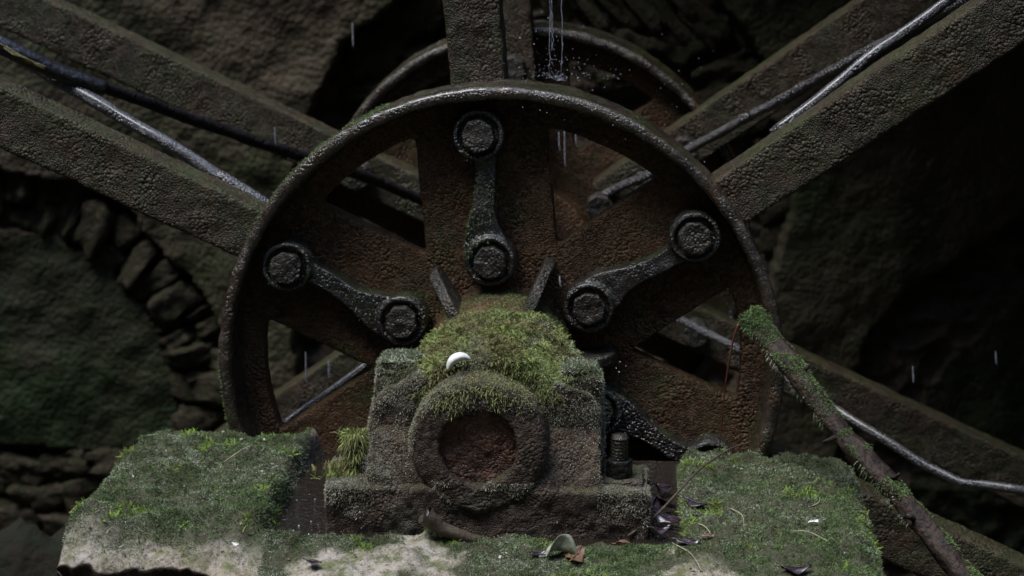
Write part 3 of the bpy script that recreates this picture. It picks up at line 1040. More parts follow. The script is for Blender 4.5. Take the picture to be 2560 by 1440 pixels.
# skirts: rough sides going down
def skirt(line, outn, depthz=0.75, steps=40):
    rows = [line]
    for i in range(1, steps + 1):
        d = depthz * (i / steps) ** 1.3
        r = line.copy(); r[:, 2] = line[:, 2] - d
        off = 0.02 * fbm(r, 8, 4, 36) * min(1, i / 6)
        r = r + outn * (off[:, None] - 0.01 * min(1, i / 4) - 0.03 * min(1, i / 20))
        rows.append(r)
    return np.stack(rows)
parts = []
def gm(arr, flip=False):
    ny_, nx_ = arr.shape[:2]
    idx = np.arange(nx_ * ny_).reshape(ny_, nx_)
    q = np.stack([idx[:-1, :-1], idx[:-1, 1:], idx[1:, 1:], idx[1:, :-1]], -1).reshape(-1, 4)
    if flip: q = q[:, ::-1]
    return arr.reshape(-1, 3), q
Vs, Fs, off = [], [], 0
for arr, fl in ((grid, False), (skirt(grid[0], np.array([0, -1, 0.])), True), (skirt(grid[-1], np.array([0, 1, 0.])), False),
                (skirt(grid[:, 0], np.array([-1, 0, 0.])), False), (skirt(grid[:, -1], np.array([1, 0, 0.])), True)):
    v, q = gm(arr, fl)
    Vs.append(v); Fs.append(q + off); off += len(v)
F = np.concatenate(Fs)
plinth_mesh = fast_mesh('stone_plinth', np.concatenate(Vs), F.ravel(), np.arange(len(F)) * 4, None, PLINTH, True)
bm = bmesh.new(); bm.from_mesh(plinth_mesh); bmesh.ops.remove_doubles(bm, verts=bm.verts, dist=1e-5)
bmesh.ops.recalc_face_normals(bm, faces=bm.faces); bm.to_mesh(plinth_mesh); bm.free()
plinth_mesh.polygons.foreach_set('use_smooth', np.ones(len(plinth_mesh.polygons), bool))
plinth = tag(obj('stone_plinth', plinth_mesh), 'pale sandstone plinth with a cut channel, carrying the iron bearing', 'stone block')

def plinth_z(xx, yy):
    i = int(np.clip((xx - PX0) / (PX1 - PX0) * (nx - 1), 0, nx - 1)); j = int(np.clip((yy - PY0) / (PY1 - PY0) * (ny - 1), 0, ny - 1))
    return grid[j, i, 2]

# water lying in the channel
nw = 40
u, v = np.meshgrid(np.linspace(-0.585, 0.10, nw * 2), np.linspace(2.89, 3.33, nw))
Pq = np.stack([u.ravel(), v.ravel(), np.full(u.size, 0.909)], 1)
tag(obj('water', grid_mesh('water', Pq, nw * 2, nw, WATER)), kind='structure')

# bubbles gathered along the edges of the water
def bubbles():
    mb = MB()
    r2 = random.Random(12)
    spots = [(r2.uniform(-0.50, -0.33), r2.gauss(2.905, 0.004)) for _ in range(150)] + [(r2.uniform(-0.565, -0.49), r2.uniform(2.90, 3.10)) for _ in range(16)]
    for (bx_, by_) in spots:
        r = r2.uniform(0.0008, 0.0022)
        V, F = [], []
        for i in range(4):
            ph = math.pi / 2 * i / 3
            for k in range(8):
                a = 2 * math.pi * k / 8
                V.append((bx_ + r * math.cos(ph) * math.cos(a) + 1e-6 * k, by_ + r * math.cos(ph) * math.sin(a), 0.9088 + r * math.sin(ph)))
        for i in range(3):
            F += [(i * 8 + k, i * 8 + (k + 1) % 8, i * 8 + 8 + (k + 1) % 8, i * 8 + 8 + k) for k in range(8)]
        mb.add(V, F)
    return mb
tag(bubbles().build('foam', DROP), 'tiny bubbles along the edge of the water in the channel', 'foam', kind='stuff')

# ------------------------------------------------------------------ bearing (pillow block)
BY = 3.0
bear = tag(empty('bearing_block', (AX, BY, 0.90)), 'squat rusty iron pillow block bearing on the stone, round boss facing forward', 'bearing')
BO = np.array([AX, BY, 0.90])
def bpart(name, mb, mat, voxel, noise, smooth_it=2, parent=None):
    mb.V = [tuple(np.array(v) - BO) for v in mb.V]
    return obj(name, remeshed(mb, name, mat, voxel, noise, smooth_it), parent or bear)

rough_b = [(10, 0.0050, 3, 90), (28, 0.0038, 3, 91), (90, 0.0018, 2, 92)]
cx = -0.228
mb = MB()
mb.box(-0.480, 0.030, 2.935, 3.075, 0.885, 0.985)                        # foot plate
V = []
prof_ = [(2.933, 0.885), (2.937, 0.95), (2.946, 1.0), (2.966, 1.04), (2.992, 1.075), (3.18, 1.075), (3.18, 0.885)]
for xx in (-0.408, -0.048):
    V += [(xx, yy_, zz_) for yy_, zz_ in prof_]
m_ = len(prof_)
mb.add(V, [tuple(range(m_)), tuple(range(2 * m_ - 1, m_ - 1, -1))] + [(i, i + m_, (i + 1) % m_ + m_, (i + 1) % m_) for i in range(m_)])
mb.prism_y([(-0.405, 0.985), (-0.05, 0.985), (-0.05, 1.06), (-0.40, 1.06)], 3.0, 3.18)
base = bpart('foot', mb, BEAR, 0.0036, rough_b)
mb = MB()                                                                # body: pedestal cheeks either side of the boss
mb.prism_y([(-0.428, 0.98), (-0.040, 0.98), (-0.050, 1.105), (-0.066, 1.128), (-0.115, 1.145), (-0.335, 1.148), (-0.385, 1.132), (-0.402, 1.108)], 2.99, 3.17)
body = bpart('body', mb, BEAR, 0.0036, rough_b)
mb = MB()                                                                # cap: barrel over the shaft with two bolt lugs
prof = [(0.0005, 2.99), (0.128, 2.99), (0.135, 3.0), (0.146, 3.08), (0.150, 3.2), (0.14, 3.25), (0.0005, 3.25)]
mb.lathe_y(AX + 0.012, 1.055, prof, 64, closed=False)
mb.box(-0.405, -0.335, 3.005, 3.085, 1.06, 1.155)
mb.box(-0.120, -0.05, 3.005, 3.085, 1.06, 1.150)
cap = bpart('cap', mb, BEAR, 0.0036, rough_b)
nuts_ = []
for (xa, xb, zt_) in ((-0.398, -0.345, 1.168), (-0.108, -0.056, 1.160)):
    mb = MB(); mb.box(xa, xb, 3.015, 3.075, zt_ - 0.03, zt_)
    nuts_.append(bpart('cap_nut', mb, BEAR, 0.003, [(40, 0.0025, 2, 95), (18, 0.003, 2, 96)], 4))
mb = MB()                                                                # round boss with its dished face
mb.lathe_y(AX, 1.054, [(0.059, 2.98), (0.060, 2.933), (0.064, 2.928), (0.100, 2.931), (0.107, 2.940), (0.110, 3.03), (0.059, 3.03)], 72)
ring = bpart('boss', mb, BEAR, 0.0028, [(20, 0.0026, 3, 96), (90, 0.0014, 2, 97)], 1)
mb = MB(); mb.lathe_y(AX, 1.054, [(0.0005, 2.946), (0.04, 2.948), (0.066, 2.944), (0.066, 3.02), (0.0005, 3.02)], 48, closed=False)
bpart('shaft_end', mb, RUSTY, 0.003, [(30, 0.004, 3, 98), (90, 0.002, 2, 99)])

# studs
sx = at(1548, 1180, 3.0)
stud = MB()
zb = 0.985
stud.cyl((sx[0], 3.0, zb - 0.01), (sx[0], 3.0, zb + 0.074), 0.0125, 0.012, 20)
prof = []
for i in range(14):                                                      # thread
    zz = zb + 0.034 + i * 0.0027
    prof.append((0.0145 if i % 2 else 0.0122, zz))
V, F = [], []
for k in range(20):
    a = 2 * math.pi * k / 20
    for (r, zz) in prof: V.append((sx[0] + r * math.cos(a), 3.0 + r * math.sin(a), zz))
m = len(prof)
for k in range(20):
    for j in range(m - 1): F.append((k * m + j, ((k + 1) % 20) * m + j, ((k + 1) % 20) * m + j + 1, k * m + j + 1))
stud.add(V, F)
stud.V = [tuple(np.array(v) - BO) for v in stud.V]
so = stud.build('stud', BOLT, bear)
nut = MB(); nut.prism_y([(0.0215 * math.cos(k * math.pi / 3 + .2), 0.0215 * math.sin(k * math.pi / 3 + .2)) for k in range(6)], 0, 0.038)
nut.V = [(v[0] + sx[0], v[2] + 3.0, v[1] + zb - 0.004) for v in nut.V]
nut.V = [tuple(np.array(v) - BO) for v in nut.V]
nob = obj('nut', remeshed(nut, 'nut', RODD, 0.0022, [(60, 0.0008, 2, 5)], 1), so)
pad = MB(); pad.box(-0.075 + 0.03, 0.02, 2.97, 3.06, 0.98, 0.992)
bpart('pad', pad, BEAR, 0.003, [(50, 0.0012, 2, 6)])
lx = at(885, 1180, 3.0)
stud2 = MB(); stud2.cyl((lx[0] + .005, 3.0, 0.975), (lx[0] + .004, 3.0, 1.045), 0.014, 0.0135, 20)
stud2.V = [tuple(np.array(v) - BO) for v in stud2.V]
so2 = stud2.build('stud', BOLT, bear)
so2['label'] = 'stud hidden in a tuft of moss'

# ------------------------------------------------------------------ moss
def world_mesh(o):
    me = o.data.copy()
    loc = np.array(o.location) if o.parent is None else np.array(o.parent.location) + np.array(o.location)
    P = coords(me) + loc
    me.vertices.foreach_set('co', P.astype(np.float32).ravel()); me.update()
    return me

capw, bodyw, basew, ringw = world_mesh(cap), world_mesh(body), world_mesh(base), world_mesh(ring)

def cap_prob(P, N):
    c = np.array([AX + 0.012, 0, 1.055])
    r = np.hypot(P[:, 0] - c[0], P[:, 2] - c[2])
    t = sstep(0.05, 0.5, N[:, 2]) * (P[:, 2] > 1.09) * (np.abs(P[:, 0] - c[0]) < 0.135)
    fr = (N[:, 1] < -0.4) * (P[:, 2] > 1.12) * 0.9 * (np.abs(P[:, 0] - c[0]) < 0.125)
    return (t + fr) * (0.12 + sstep(-0.35, 0.25, fbm(P, 20, 4, 5)))
P1, N1 = sample(capw, 42000, cap_prob)
P2, N2 = sample(capw, 4200, lambda P, N: cap_prob(P, N) * (P[:, 2] > 1.12) * (fbm(P, 14, 2, 8) > -0.1))
Pq1, Nq1 = sample(ringw, 3200, lambda P, N: sstep(1.10, 1.15, P[:, 2] + 0.02 * fbm(P, 25, 3, 18)) * (0.2 + (fbm(P, 30, 2, 17) > -0.1)))
P3, N3 = sample(capw, 9000, lambda P, N: cap_prob(P, N) * 0.6 + 0.5 * (N[:, 1] < -0.3) * (P[:, 2] > 1.05))
tag(soup('moss', [shoots(P1, N1, 0.0070, 0.0012, 0.9, 1.0), fronds(P2, N2, 0.013, 0.8, 1.8), shoots(Pq1, Nq1, 0.0075, 0.0012, 0.7, 1.6)], MOSS_BRIGHT),
    'bright green feather moss cushion on top of the bearing', 'moss', kind='stuff')
def crust_mask(P):
    """lichen: thick on the left cheek and the upper front, thin low down"""
    left = sstep(-0.30, -0.36, P[:, 0]) * sstep(0.965, 0.995, P[:, 2] + 0.55 * (P[:, 0] + 0.40) * -1)
    upper = sstep(1.04, 1.13, P[:, 2] + 0.02 * fbm(P, 30, 3, 15))
    right = 0.55 * sstep(-0.115, -0.085, P[:, 0]) * sstep(0.99, 1.04, P[:, 2])
    return np.clip(np.maximum(np.maximum(left, upper), right), 0, 1) * sstep(-0.55, 0.15, fbm(P, 26, 4, 3)) + 0.06 * sstep(0.0, 0.3, fbm(P, 20, 3, 9))
ends = lambda P: ((P[:, 0] < -0.40) | (P[:, 0] > -0.05))
Pb_, Nb_ = sample(bodyw, 70000, lambda P, N: crust_mask(P) * (P[:, 1] < 3.16))
Pb2, Nb2 = sample(capw, 36000, lambda P, N: crust_mask(P) * ((N[:, 1] < -0.3) | (np.abs(P[:, 0] + 0.224) > 0.11)))
Pf_, Nf_ = sample(basew, 26000, lambda P, N: (2.5 * (N[:, 2] > 0.5) * ends(P) + 0.8 * crust_mask(P)) * (P[:, 1] < 3.09))
Pe_, Ne_ = sample(basew, 5000, lambda P, N: (P[:, 1] < 2.965) * ends(P) * (P[:, 2] > 0.955 + 0.03 * fbm(P, 30, 3, 14)) * 1.0)
Pr_, Nr_ = sample(ringw, 20000, lambda P, N: 1.5 * (np.hypot(P[:, 0] - AX, P[:, 2] - 1.049) > 0.1) * (P[:, 0] < AX - 0.02) * (P[:, 2] > 1.04)
                  + sstep(0.0, 0.3, fbm(P, 30, 3, 6)) * (P[:, 2] < 1.0) * 1.2 + 0.35 * (P[:, 2] > 1.115))
hubP, hubN = sample(flange_mesh, 3000, lambda P, N: (np.hypot(P[:, 0], P[:, 2]) < 0.145) * (P[:, 1] < -0.02) * (P[:, 2] > 0.05) * (fbm(P, 14, 3, 16) > -0.3))
tag(soup('lichen', [shoots(Pb_, Nb_, 0.0034, 0.0011, 1.0, 0.5), shoots(Pb2, Nb2, 0.0036, 0.0011, 1.0, 0.6), shoots(Pf_, Nf_, 0.0034, 0.0011, 1.0, 0.2),
                    shoots(Pr_, Nr_, 0.0034, 0.0011, 1.0, 0.4), shoots(Pe_, Ne_, 0.0036, 0.0011, 0.9, 0.8)], CRUST),
    'pale grey green lichen crust on the cheeks, boss and feet of the bearing', 'lichen', kind='stuff')
lugP, lugN = sample(capw, 5000, lambda P, N: (N[:, 2] > 0.3) * (np.abs(P[:, 0] + 0.224) > 0.115) * (P[:, 2] > 1.12))
nw_ = [world_mesh(o) for o in nuts_]
lug2 = [sample(m, 2200, lambda P, N: sstep(-0.2, 0.4, N[:, 2])) for m in nw_]
lugP = np.concatenate([lugP] + [a for a, b in lug2]); lugN = np.concatenate([lugN] + [b for a, b in lug2])
tag(soup('moss', [shoots(P3, N3, 0.0055, 0.0012, 0.9, 0.6), shoots(lugP, lugN, 0.007, 0.0012, 0.8, 0.5)], MOSS_GREY),
    'grey green moss on the flanks and bolt lugs of the bearing cap', 'moss', kind='stuff')
tag(soup('moss', [shoots(hubP + np.array([AX, YF, AZ]), hubN, 0.005, 0.0012, 0.8, 0.4)], MOSS_DARK), 'dark green moss on the wheel hub behind the bearing cap', 'moss', kind='stuff')
# tuft round the left stud
n = 900
th_ = rng.random(n) * 2 * math.pi
hh = rng.random(n) ** 0.7 * 0.072
Pt = np.stack([lx[0] + 0.004 + 0.014 * np.cos(th_), 3.0 + 0.014 * np.sin(th_), 0.985 + hh], 1)
Nt = np.stack([np.cos(th_), np.sin(th_), 0.5 + 0 * th_], 1)
keep = ~((np.cos(th_) > 0.3) & (hh < 0.035))
Pt, Nt = Pt[keep], Nt[keep]
Pt2 = np.stack([lx[0] + rng.normal(0, 0.010, 300), 3.0 + rng.normal(0, .01, 300), np.full(300, 1.047)], 1)
Pt3 = np.stack([lx[0] - 0.02 + rng.normal(0, 0.018, 200), 3.0 + rng.normal(0, .015, 200), np.full(200, 0.986)], 1)
up3 = np.tile([[0, 0, 1.0]], (300, 1))
tag(soup('moss', [shoots(Pt, Nt, 0.018, 0.0016, 0.4, 1.6), shoots(Pt2, up3, 0.014, 0.0015, 0.5, 0.5), fronds(Pt3, up3[:200], 0.016, 0.6, 0.4)], MOSS_BRIGHT),
    'shaggy tuft of moss wrapped round the left stud of the bearing', 'moss', kind='stuff')

# carpet on the plinth
def plinth_prob(P, N):
    up = sstep(0.3, 0.8, N[:, 2])
    x, y = P[:, 0], P[:, 1]
    shoulder = ((x < -0.545) | (x > 0.07)) & (y > 2.83)
    edge = fbm(P, 9, 4, 41)
    left = (x < -0.54) * sstep(2.80, 2.90, y + 0.03 * edge)
    right = (x > 0.07) * sstep(2.72, 2.86, y + 0.06 * edge) * 0.9
    ledge = (x >= -0.56) * (x <= 0.09) * (y < 2.93) * sstep(-0.15, 0.35, edge + 0.55 + 5.0 * (y - 2.86)) * 0.85
    inch_ = (x > -0.56) * (x < 0.08) * (y > 2.93)
    sides = (N[:, 2] < 0.5) * (P[:, 2] > 0.87) * (y > 2.85) * 0.35
    return (up * (left + right + ledge) + sides) * (1 - inch_)
att = plinth_mesh.attributes.new('moss', 'FLOAT', 'POINT')
att.data.foreach_set('value', np.clip(1.8 * plinth_prob(coords(plinth_mesh), vnormals(plinth_mesh)), 0, 1).astype(np.float32))
Pc, Nc = sample(plinth_mesh, 230000, lambda P, N: plinth_prob(P, N) * (0.15 + sstep(-0.4, 0.5, fbm(P, 40, 3, 45))))
tone = fbm(Pc, 9, 4, 44) + 0.5 * rng.normal(size=len(Pc))
A = tone > 0.0
tag(soup('moss', [shoots(Pc[A], Nc[A], 0.0040, 0.0011, 1.0, 0.3)], MOSS_GREY), 'low grey green moss carpet over the stone plinth', 'moss', kind='stuff')
tag(soup('moss', [shoots(Pc[~A], Nc[~A], 0.0046, 0.0011, 1.0, 0.3)], MOSS_DARK), 'darker green moss patches in the carpet on the stone plinth', 'moss', kind='stuff')
Pl, Nl = sample(plinth_mesh, 1700, lambda P, N: plinth_prob(P, N) * (fbm(P, 22, 3, 47) > 0.62))
tag(soup('moss', [fronds(Pl, Nl, 0.010, 0.9, 0.5, 5), shoots(Pl, Nl, 0.008, 0.0013, 0.9, 0.3)], MOSS_LIME), 'small lime green moss sprigs dotted over the stone plinth', 'moss', kind='stuff')

# moss on the rim and the front straps
def rim_prob(P, N):
    r = np.hypot(P[:, 0], P[:, 2])
    x = P[:, 0]
    return (r > 0.46) * (x < -0.2) * (N[:, 1] > -0.6) * (fbm(P, 12, 3, 51) > 0.0) * (P[:, 2] > -0.45) * sstep(-0.5, 0.2, N[:, 2] - 0.8 * N[:, 0] - 0.4)
Pm, Nm = sample(rim_mesh, 5000, rim_prob)
Pm2, Nm2 = sample(flange_mesh, 1300, lambda P, N: (fbm(P, 9, 3, 53) > 0.55) * (N[:, 1] < -0.3) * (np.hypot(P[:, 0], P[:, 2]) < 0.42) * (np.hypot(P[:, 0], P[:, 2]) > 0.16))
Pm3, Nm3 = sample(straps[0], 900, lambda P, N: (fbm(P, 20, 3, 55) > -0.1) * (P[:, 0] < 0.0) * (P[:, 2] < 0.38) * (P[:, 2] > .2))
Pm4, Nm4 = sample(straps[1], 500, lambda P, N: (fbm(P, 20, 3, 56) > 0.1) * 1.0)
offw = np.array([AX, YF, AZ])
tag(soup('moss', [shoots(Pm + offw, Nm, 0.005, 0.0012, 0.9, 0.3), shoots(Pm2 + offw, Nm2, 0.006, 0.0012, 0.9, 0.5), shoots(Pm3 + offw, Nm3, 0.006, 0.0013, 0.8, 0.8), shoots(Pm4 + offw, Nm4, 0.005, 0.0012, 0.8, 0.6)], MOSS_DARK),
    'dark moss growing along the wheel rim and straps', 'moss', kind='stuff')

# ------------------------------------------------------------------ leaning branch
b0, b1 = Vector(at(1872, 792, 3.30)), Vector(at(2420, 1452, 2.93))
BR = []
for t_ in np.linspace(0, 1.45, 16):
    kink = Vector((0.004 * math.sin(7 * t_ + 1), 0, 0.004 * math.sin(11 * t_)))
    BR.append(b0.lerp(b1, float(t_)) + kink * float(min(1, 4 * t_)))
Qb = []
for a, b in zip(BR[:-1], BR[1:]):
    k = max(2, int((b - a).length / 0.012)); Qb += [a.lerp(b, i / k) for i in range(k)]
Qb.append(BR[-1])
nb = len(Qb)
branch = tag(empty('fallen_branch', Qb[-1]), 'broken mossy branch leaning against the right end of the plinth', 'branch')
mb = MB().tube([q - Qb[-1] for q in Qb], [0.0165 + 0.004 * (i / nb) + 0.0018 * math.sin(i * 0.9) * math.sin(i * 0.37) for i in range(nb)], 20)
bmesh_me = mb.mesh('bark', BARK)
P = coords(bmesh_me)
dirb = np.array((BR[-1] - BR[0]).normalized())
Ps = P - np.outer(P @ dirb, dirb) * 0.88                       # stretch the grain along the branch
Nn = vnormals(bmesh_me)
P = P + Nn * (0.0055 * fbm(Ps, 80, 3, 61) + 0.003 * fbm(P, 14, 3, 62))[:, None]
bmesh_me.vertices.foreach_set('co', P.astype(np.float32).ravel()); bmesh_me.update()
bk = obj('bark', bmesh_me, branch)
bw = world_mesh(bk)
tipx = BR[0].x
def br_prob(P, N):
    s = (P - np.array(BR[0])) @ dirb
    side = N @ np.array([0.6, -0.2, 0.75])
    tipm = (s < 0.035) * 2.0
    return tipm + sstep(-0.1, 0.6, side) * (fbm(P, 16, 3, 63) > -0.25) * (0.5 + 0.5 * (s < 0.14) + 0.7 * (s > 0.25))
Pm, Nm = sample(bw, 24000, br_prob)
Pm2, Nm2 = sample(bw, 1400, lambda P, N: (((P - np.array(BR[0])) @ dirb) < 0.03) * 1.0 + 0.012 * br_prob(P, N))
for (ib, dx, dz, L) in ((10, 0.5, 0.8, 0.02), (19, -0.8, -0.2, 0.028), (27, 0.6, 0.6, 0.02), (33, -0.6, 0.3, 0.035)):
    q0 = Qb[ib] - Qb[-1]; dd_ = Vector((dx, -0.5, dz)).normalized()
    MB().tube([q0 + dd_ * 0.008, q0 + dd_ * (0.012 + L * .5) + Vector((0.003, 0, 0)), q0 + dd_ * (0.012 + L)], [0.0045, 0.0035, 0.0015], 8, jit=0.3).build('broken_twig', BARK, branch)
mo = soup('moss', [shoots(Pm - np.array(Qb[-1]), Nm, 0.0042, 0.0012, 0.9, 0.7), fronds(Pm2 - np.array(Qb[-1]), Nm2, 0.008, 0.7, 0.8, 5)], MOSS_DARK, branch)
mo['kind'] = 'stuff'
Pm, Nm = sample(bw, 2500, lambda P, N: sstep(0.0, 0.6, -(N @ np.array([0.6, -0.2, 0.75]))) * (fbm(P, 24, 3, 65) > 0.1))
mo2 = soup('moss', [shoots(Pm - np.array(Qb[-1]), Nm, 0.008, 0.0010, 0.8, 1.4)], MOSS_GREY, branch)
mo2['kind'] = 'stuff'

def curve_thing(name, pts, r, mat, label, cat, n=8, group=None, taper=0.6):
    Pp = [Vector(p) for p in pts]
    Q = []
    for i in range(len(Pp) - 1):
        for k in range(5): Q.append(Pp[i].lerp(Pp[i + 1], k / 5))
    Q.append(Pp[-1])
    for _ in range(3):
        Q = [Q[0]] + [(Q[i - 1] + Q[i] * 2 + Q[i + 1]) / 4 for i in range(1, len(Q) - 1)] + [Q[-1]]
    mb = MB().tube(Q, [r * (1 - (1 - taper) * i / len(Q)) for i in range(len(Q))], n, jit=0.1)
    return tag(mb.build(name, mat), label, cat, group)

curve_thing('stem', [at(1846, 810, 3.26), at(1832, 850, 3.26), at(1818, 930, 3.26), at(1808, 1010, 3.27), at(1802, 1090, 3.28), at(1798, 1128, 3.29)], 0.0020, STEM,
            'thin reddish stem hanging from the tip of the leaning branch', 'stem', taper=0.4)

# ------------------------------------------------------------------ debris
def stick_stub():
    p0, p1, p2 = Vector(at(1062, 1287, 2.87)), Vector(at(1100, 1320, 2.875)), Vector(at(1185, 1352, 2.885))
    t = empty('stick', p2)
    tag(t, 'short broken hollow stick poking up in front of the bearing', 'stick')
    Q = [p0 - p2 + (p1 - p0) * (i / 6) for i in range(7)] + [p1 - p2 + (p2 - p1) * (i / 6) for i in range(1, 7)]
    me = MB().tube(Q, [0.0145 - 0.0005 * i for i in range(13)], 16, cap=False).mesh('bark', STICK)
    displace(me, [(70, 0.0016, 3, 71)])
    obj('bark', me, t)
    mb = MB().tube([Q[0] * 0.98 + Q[1] * 0.02 + Vector((0.001, 0, -0.003)), Q[1]], [0.0135, 0.0125], 16)
    mb.build('rotten_core', DARKWOOD, t)
stick_stub()


def leaf(loc, size, ratio, rz, tilt, curl, mat, label, name='leaf', group=None, fold=0.0, seed=0):
    nu, nv = 13, 9
    V = []
    r2 = random.Random(seed)
    ph = r2.uniform(0, 6)
    for i in range(nu):
        s = i / (nu - 1)
        w = math.sin(math.pi * min(1, s ** 0.8 * 0.98 + 0.01)) ** 0.8 * ratio / 2
        w *= 1 + 0.12 * math.sin(9 * s + ph)
        for j in range(nv):
            t = j / (nv - 1) * 2 - 1
            xx, yy = (s - 0.5), t * w
            zz = curl * (s - 0.5) ** 2 * 2 + fold * abs(t) * w * 2 + 0.05 * math.sin(7 * s + 3 * t + ph) + 0.015 * math.cos(t * 14 + s * 9)
            V.append((xx * size, yy * size, zz * size))
    idx = lambda i, j: i * nv + j
    F = [(idx(i, j), idx(i + 1, j), idx(i + 1, j + 1), idx(i, j + 1)) for i in range(nu - 1) for j in range(nv - 1)]
    root = empty(name, loc)
    root.rotation_euler = (tilt[0], tilt[1], rz)
    me = mesh_from('blade', V, F, mat)
    o = obj('blade', me, root)
    m = o.modifiers.new('thick', 'SOLIDIFY'); m.thickness = 0.0006
    MB().tube([(-0.72 * size, 0, curl * size * .55), (-0.5 * size, 0, curl * 0.5 * size), (0.0, 0, 0.05 * size + 0.0006), (0.45 * size, 0, curl * .42 * size + 0.0006)],
              [0.0009, 0.0009, 0.0007, 0.0004], 6).build('midrib', mat, root)
    return tag(root, label, 'leaf', group)


def onp(x, y, dz=0.003, Z=0.93):
    p = atz(x, y, Z)
    zz = plinth_z(p[0], p[1])
    p = atz(x, y, zz + dz)
    return (p[0], p[1], plinth_z(p[0], p[1]) + dz)

leaf(onp(1405, 1372, 0.016), 0.052, 0.75, R_(20), (R_(-38), R_(12), 0), -0.5, LEAF_GREY, 'crumpled pale grey green dead leaf in front of the bearing', fold=0.5, seed=1)
leaf(onp(1440, 1405, 0.006), 0.040, 0.7, R_(70), (R_(12), R_(-10), 0), 0.3, LEAF_BROWN, 'flat pinkish brown dead leaf below the pale crumpled leaf', seed=2)
leaf(onp(1350, 1392, 0.005), 0.034, 0.4, R_(30), (R_(10), 0, 0), 0.4, LEAF_DARK, 'small dark leaf fragment left of the pinkish brown leaf', seed=3)
leaf(onp(1420, 1388, 0.005), 0.034, 0.6, R_(5), (R_(5), 0, 0), -0.3, LEAF_YEL, 'yellow green leaf lying under the pale crumpled leaf', seed=4)
leaf(onp(1560, 1352, 0.005), 0.026, 0.6, R_(-10), (R_(-15), 0, 0), -0.4, LEAF_BROWN, 'small curled tan leaf at the foot of the bearing near the right stud', seed=5)
leaf(onp(1742, 1268, 0.006), 0.036, 0.5, R_(-25), (R_(5), R_(5), 0), 0.3, LEAF_DARK, 'purplish dark leaf on the left edge of the right stone shoulder', seed=6)
leaf(onp(1720, 1352, 0.006), 0.040, 0.5, R_(-5), (R_(4), 0, 0), 0.2, LEAF_DARK, 'dark purple leaf at the front corner of the channel', seed=7)
leaf(onp(1770, 1342, 0.006), 0.022, 0.5, R_(10), (0, 0, 0), 0.2, LEAF_BROWN, 'tiny red brown leaf scrap on the front of the right shoulder', seed=8)
leaf(onp(2035, 1305, 0.007), 0.018, 0.8, R_(40), (R_(-10), 0, 0), 0.1, PETAL, 'tiny bluish white petal scrap on the right shoulder', name='petal', seed=9)['category'] = 'petal'
leaf(onp(1990, 1432, 0.006), 0.045, 0.5, R_(8), (0, 0, 0), 0.3, LEAF_DARK, 'dark leaf at the bottom edge below the right shoulder', seed=10)
leaf(onp(785, 1428, 0.006), 0.026, 0.6, R_(-20), (0, 0, 0), 0.2, LEAF_DARK, 'dark leaf scrap on bare stone at lower left', seed=11)
leaf(onp(590, 1353, 0.006), 0.010, 0.8, R_(-20), (0, 0, 0), 0.2, PETAL, 'tiny white scrap on the bare stone of the left shoulder', name='petal', seed=12)['category'] = 'petal'
# leaf litter jammed in the channel right of the bearing
for k, (px, py, s, rz, tx, ty, lab) in enumerate([(1650, 1215, .05, 60, 40, 20, 'uppermost dark wet leaf jammed in the channel beside the right foot'), (1665, 1255, .045, 20, -30, 30, 'second dark wet leaf down in the channel litter'),
                                            (1640, 1262, .04, 100, 30, -30, 'dark wet leaf against the right foot of the bearing'), (1668, 1290, .045, -20, 20, 10, 'shiny dark leaf with a light edge in the channel litter'), (1650, 1318, .035, 30, 10, 5, 'lowest dark leaf of the channel litter')]):
    p = atz(px, py, 0.93)
    leaf((p[0], p[1], 0.925), s, 0.55, R_(rz), (R_(tx), R_(ty), 0), 0.4, LEAF_DARK, lab, seed=20 + k)

# crumbs of rotted leaf and bark strewn over the moss
Pd, Nd = sample(plinth_mesh, 420, lambda P, N: (N[:, 2] > 0.7) * (P[:, 2] > 0.9) * (P[:, 1] > 2.66) * (0.3 + (fbm(P, 12, 3, 88) > 0.2)))
Vd = []
for p in Pd:
    d1 = np.append(rng.normal(size=2), rng.normal() * 0.4); d1 /= np.linalg.norm(d1)
    d2 = np.append(rng.normal(size=2), rng.normal() * 0.4); d2 /= np.linalg.norm(d2)
    L, w_ = rng.uniform(0.002, 0.007), rng.uniform(0.001, 0.003)
    c0 = p + np.array([0, 0, 0.004])
    Vd += [c0 - d1 * L / 2, c0 + d2 * w_, c0 + d1 * L / 2, c0 - d2 * w_ + np.array([0, 0, 0.001])]
qd = (np.arange(len(Pd)) * 4)[:, None] + np.arange(4)
tag(soup('litter', [(np.array(Vd), qd, np.zeros((0, 3), int))], LEAF_DARK), 'crumbs of dark leaf litter strewn over the plinth', 'litter', kind='stuff')

# white curled petal on the cap: a thin cupped shell with ribs
def petal():
    p = Vector(at(1150, 908, 2.975))
    V, F = [], []
    nu, nv = 27, 9
    for i in range(nu):
        q = i / (nu - 1)
        a = R_(212) - R_(172) * q
        wid = math.sin(math.pi * (0.06 + 0.90 * q)) ** 0.7
        for j in range(nv):
            t = j / (nv - 1)
            r = 0.0205 - 0.0145 * t * wid - 0.0009 * (i % 2) * t
            V.append((r * math.cos(a), (-0.009 * math.sin(math.pi * (0.1 + 0.75 * t)) + 0.0010 * (i % 2)) * wid, r * math.sin(a) * 1.05 - 0.004))
    F = [(i * nv + j, i * nv + j + 1, (i + 1) * nv + j + 1, (i + 1) * nv + j) for i in range(nu - 1) for j in range(nv - 1)]
    o = obj('petal', mesh_from('petal', V, F, PETAL))
    o.location = p
    o.rotation_euler = (R_(-8), R_(14), R_(8))
    m = o.modifiers.new('thick', 'SOLIDIFY'); m.thickness = 0.0012
    tag(o, 'white curled petal caught in the moss on the bearing', 'petal')
petal()

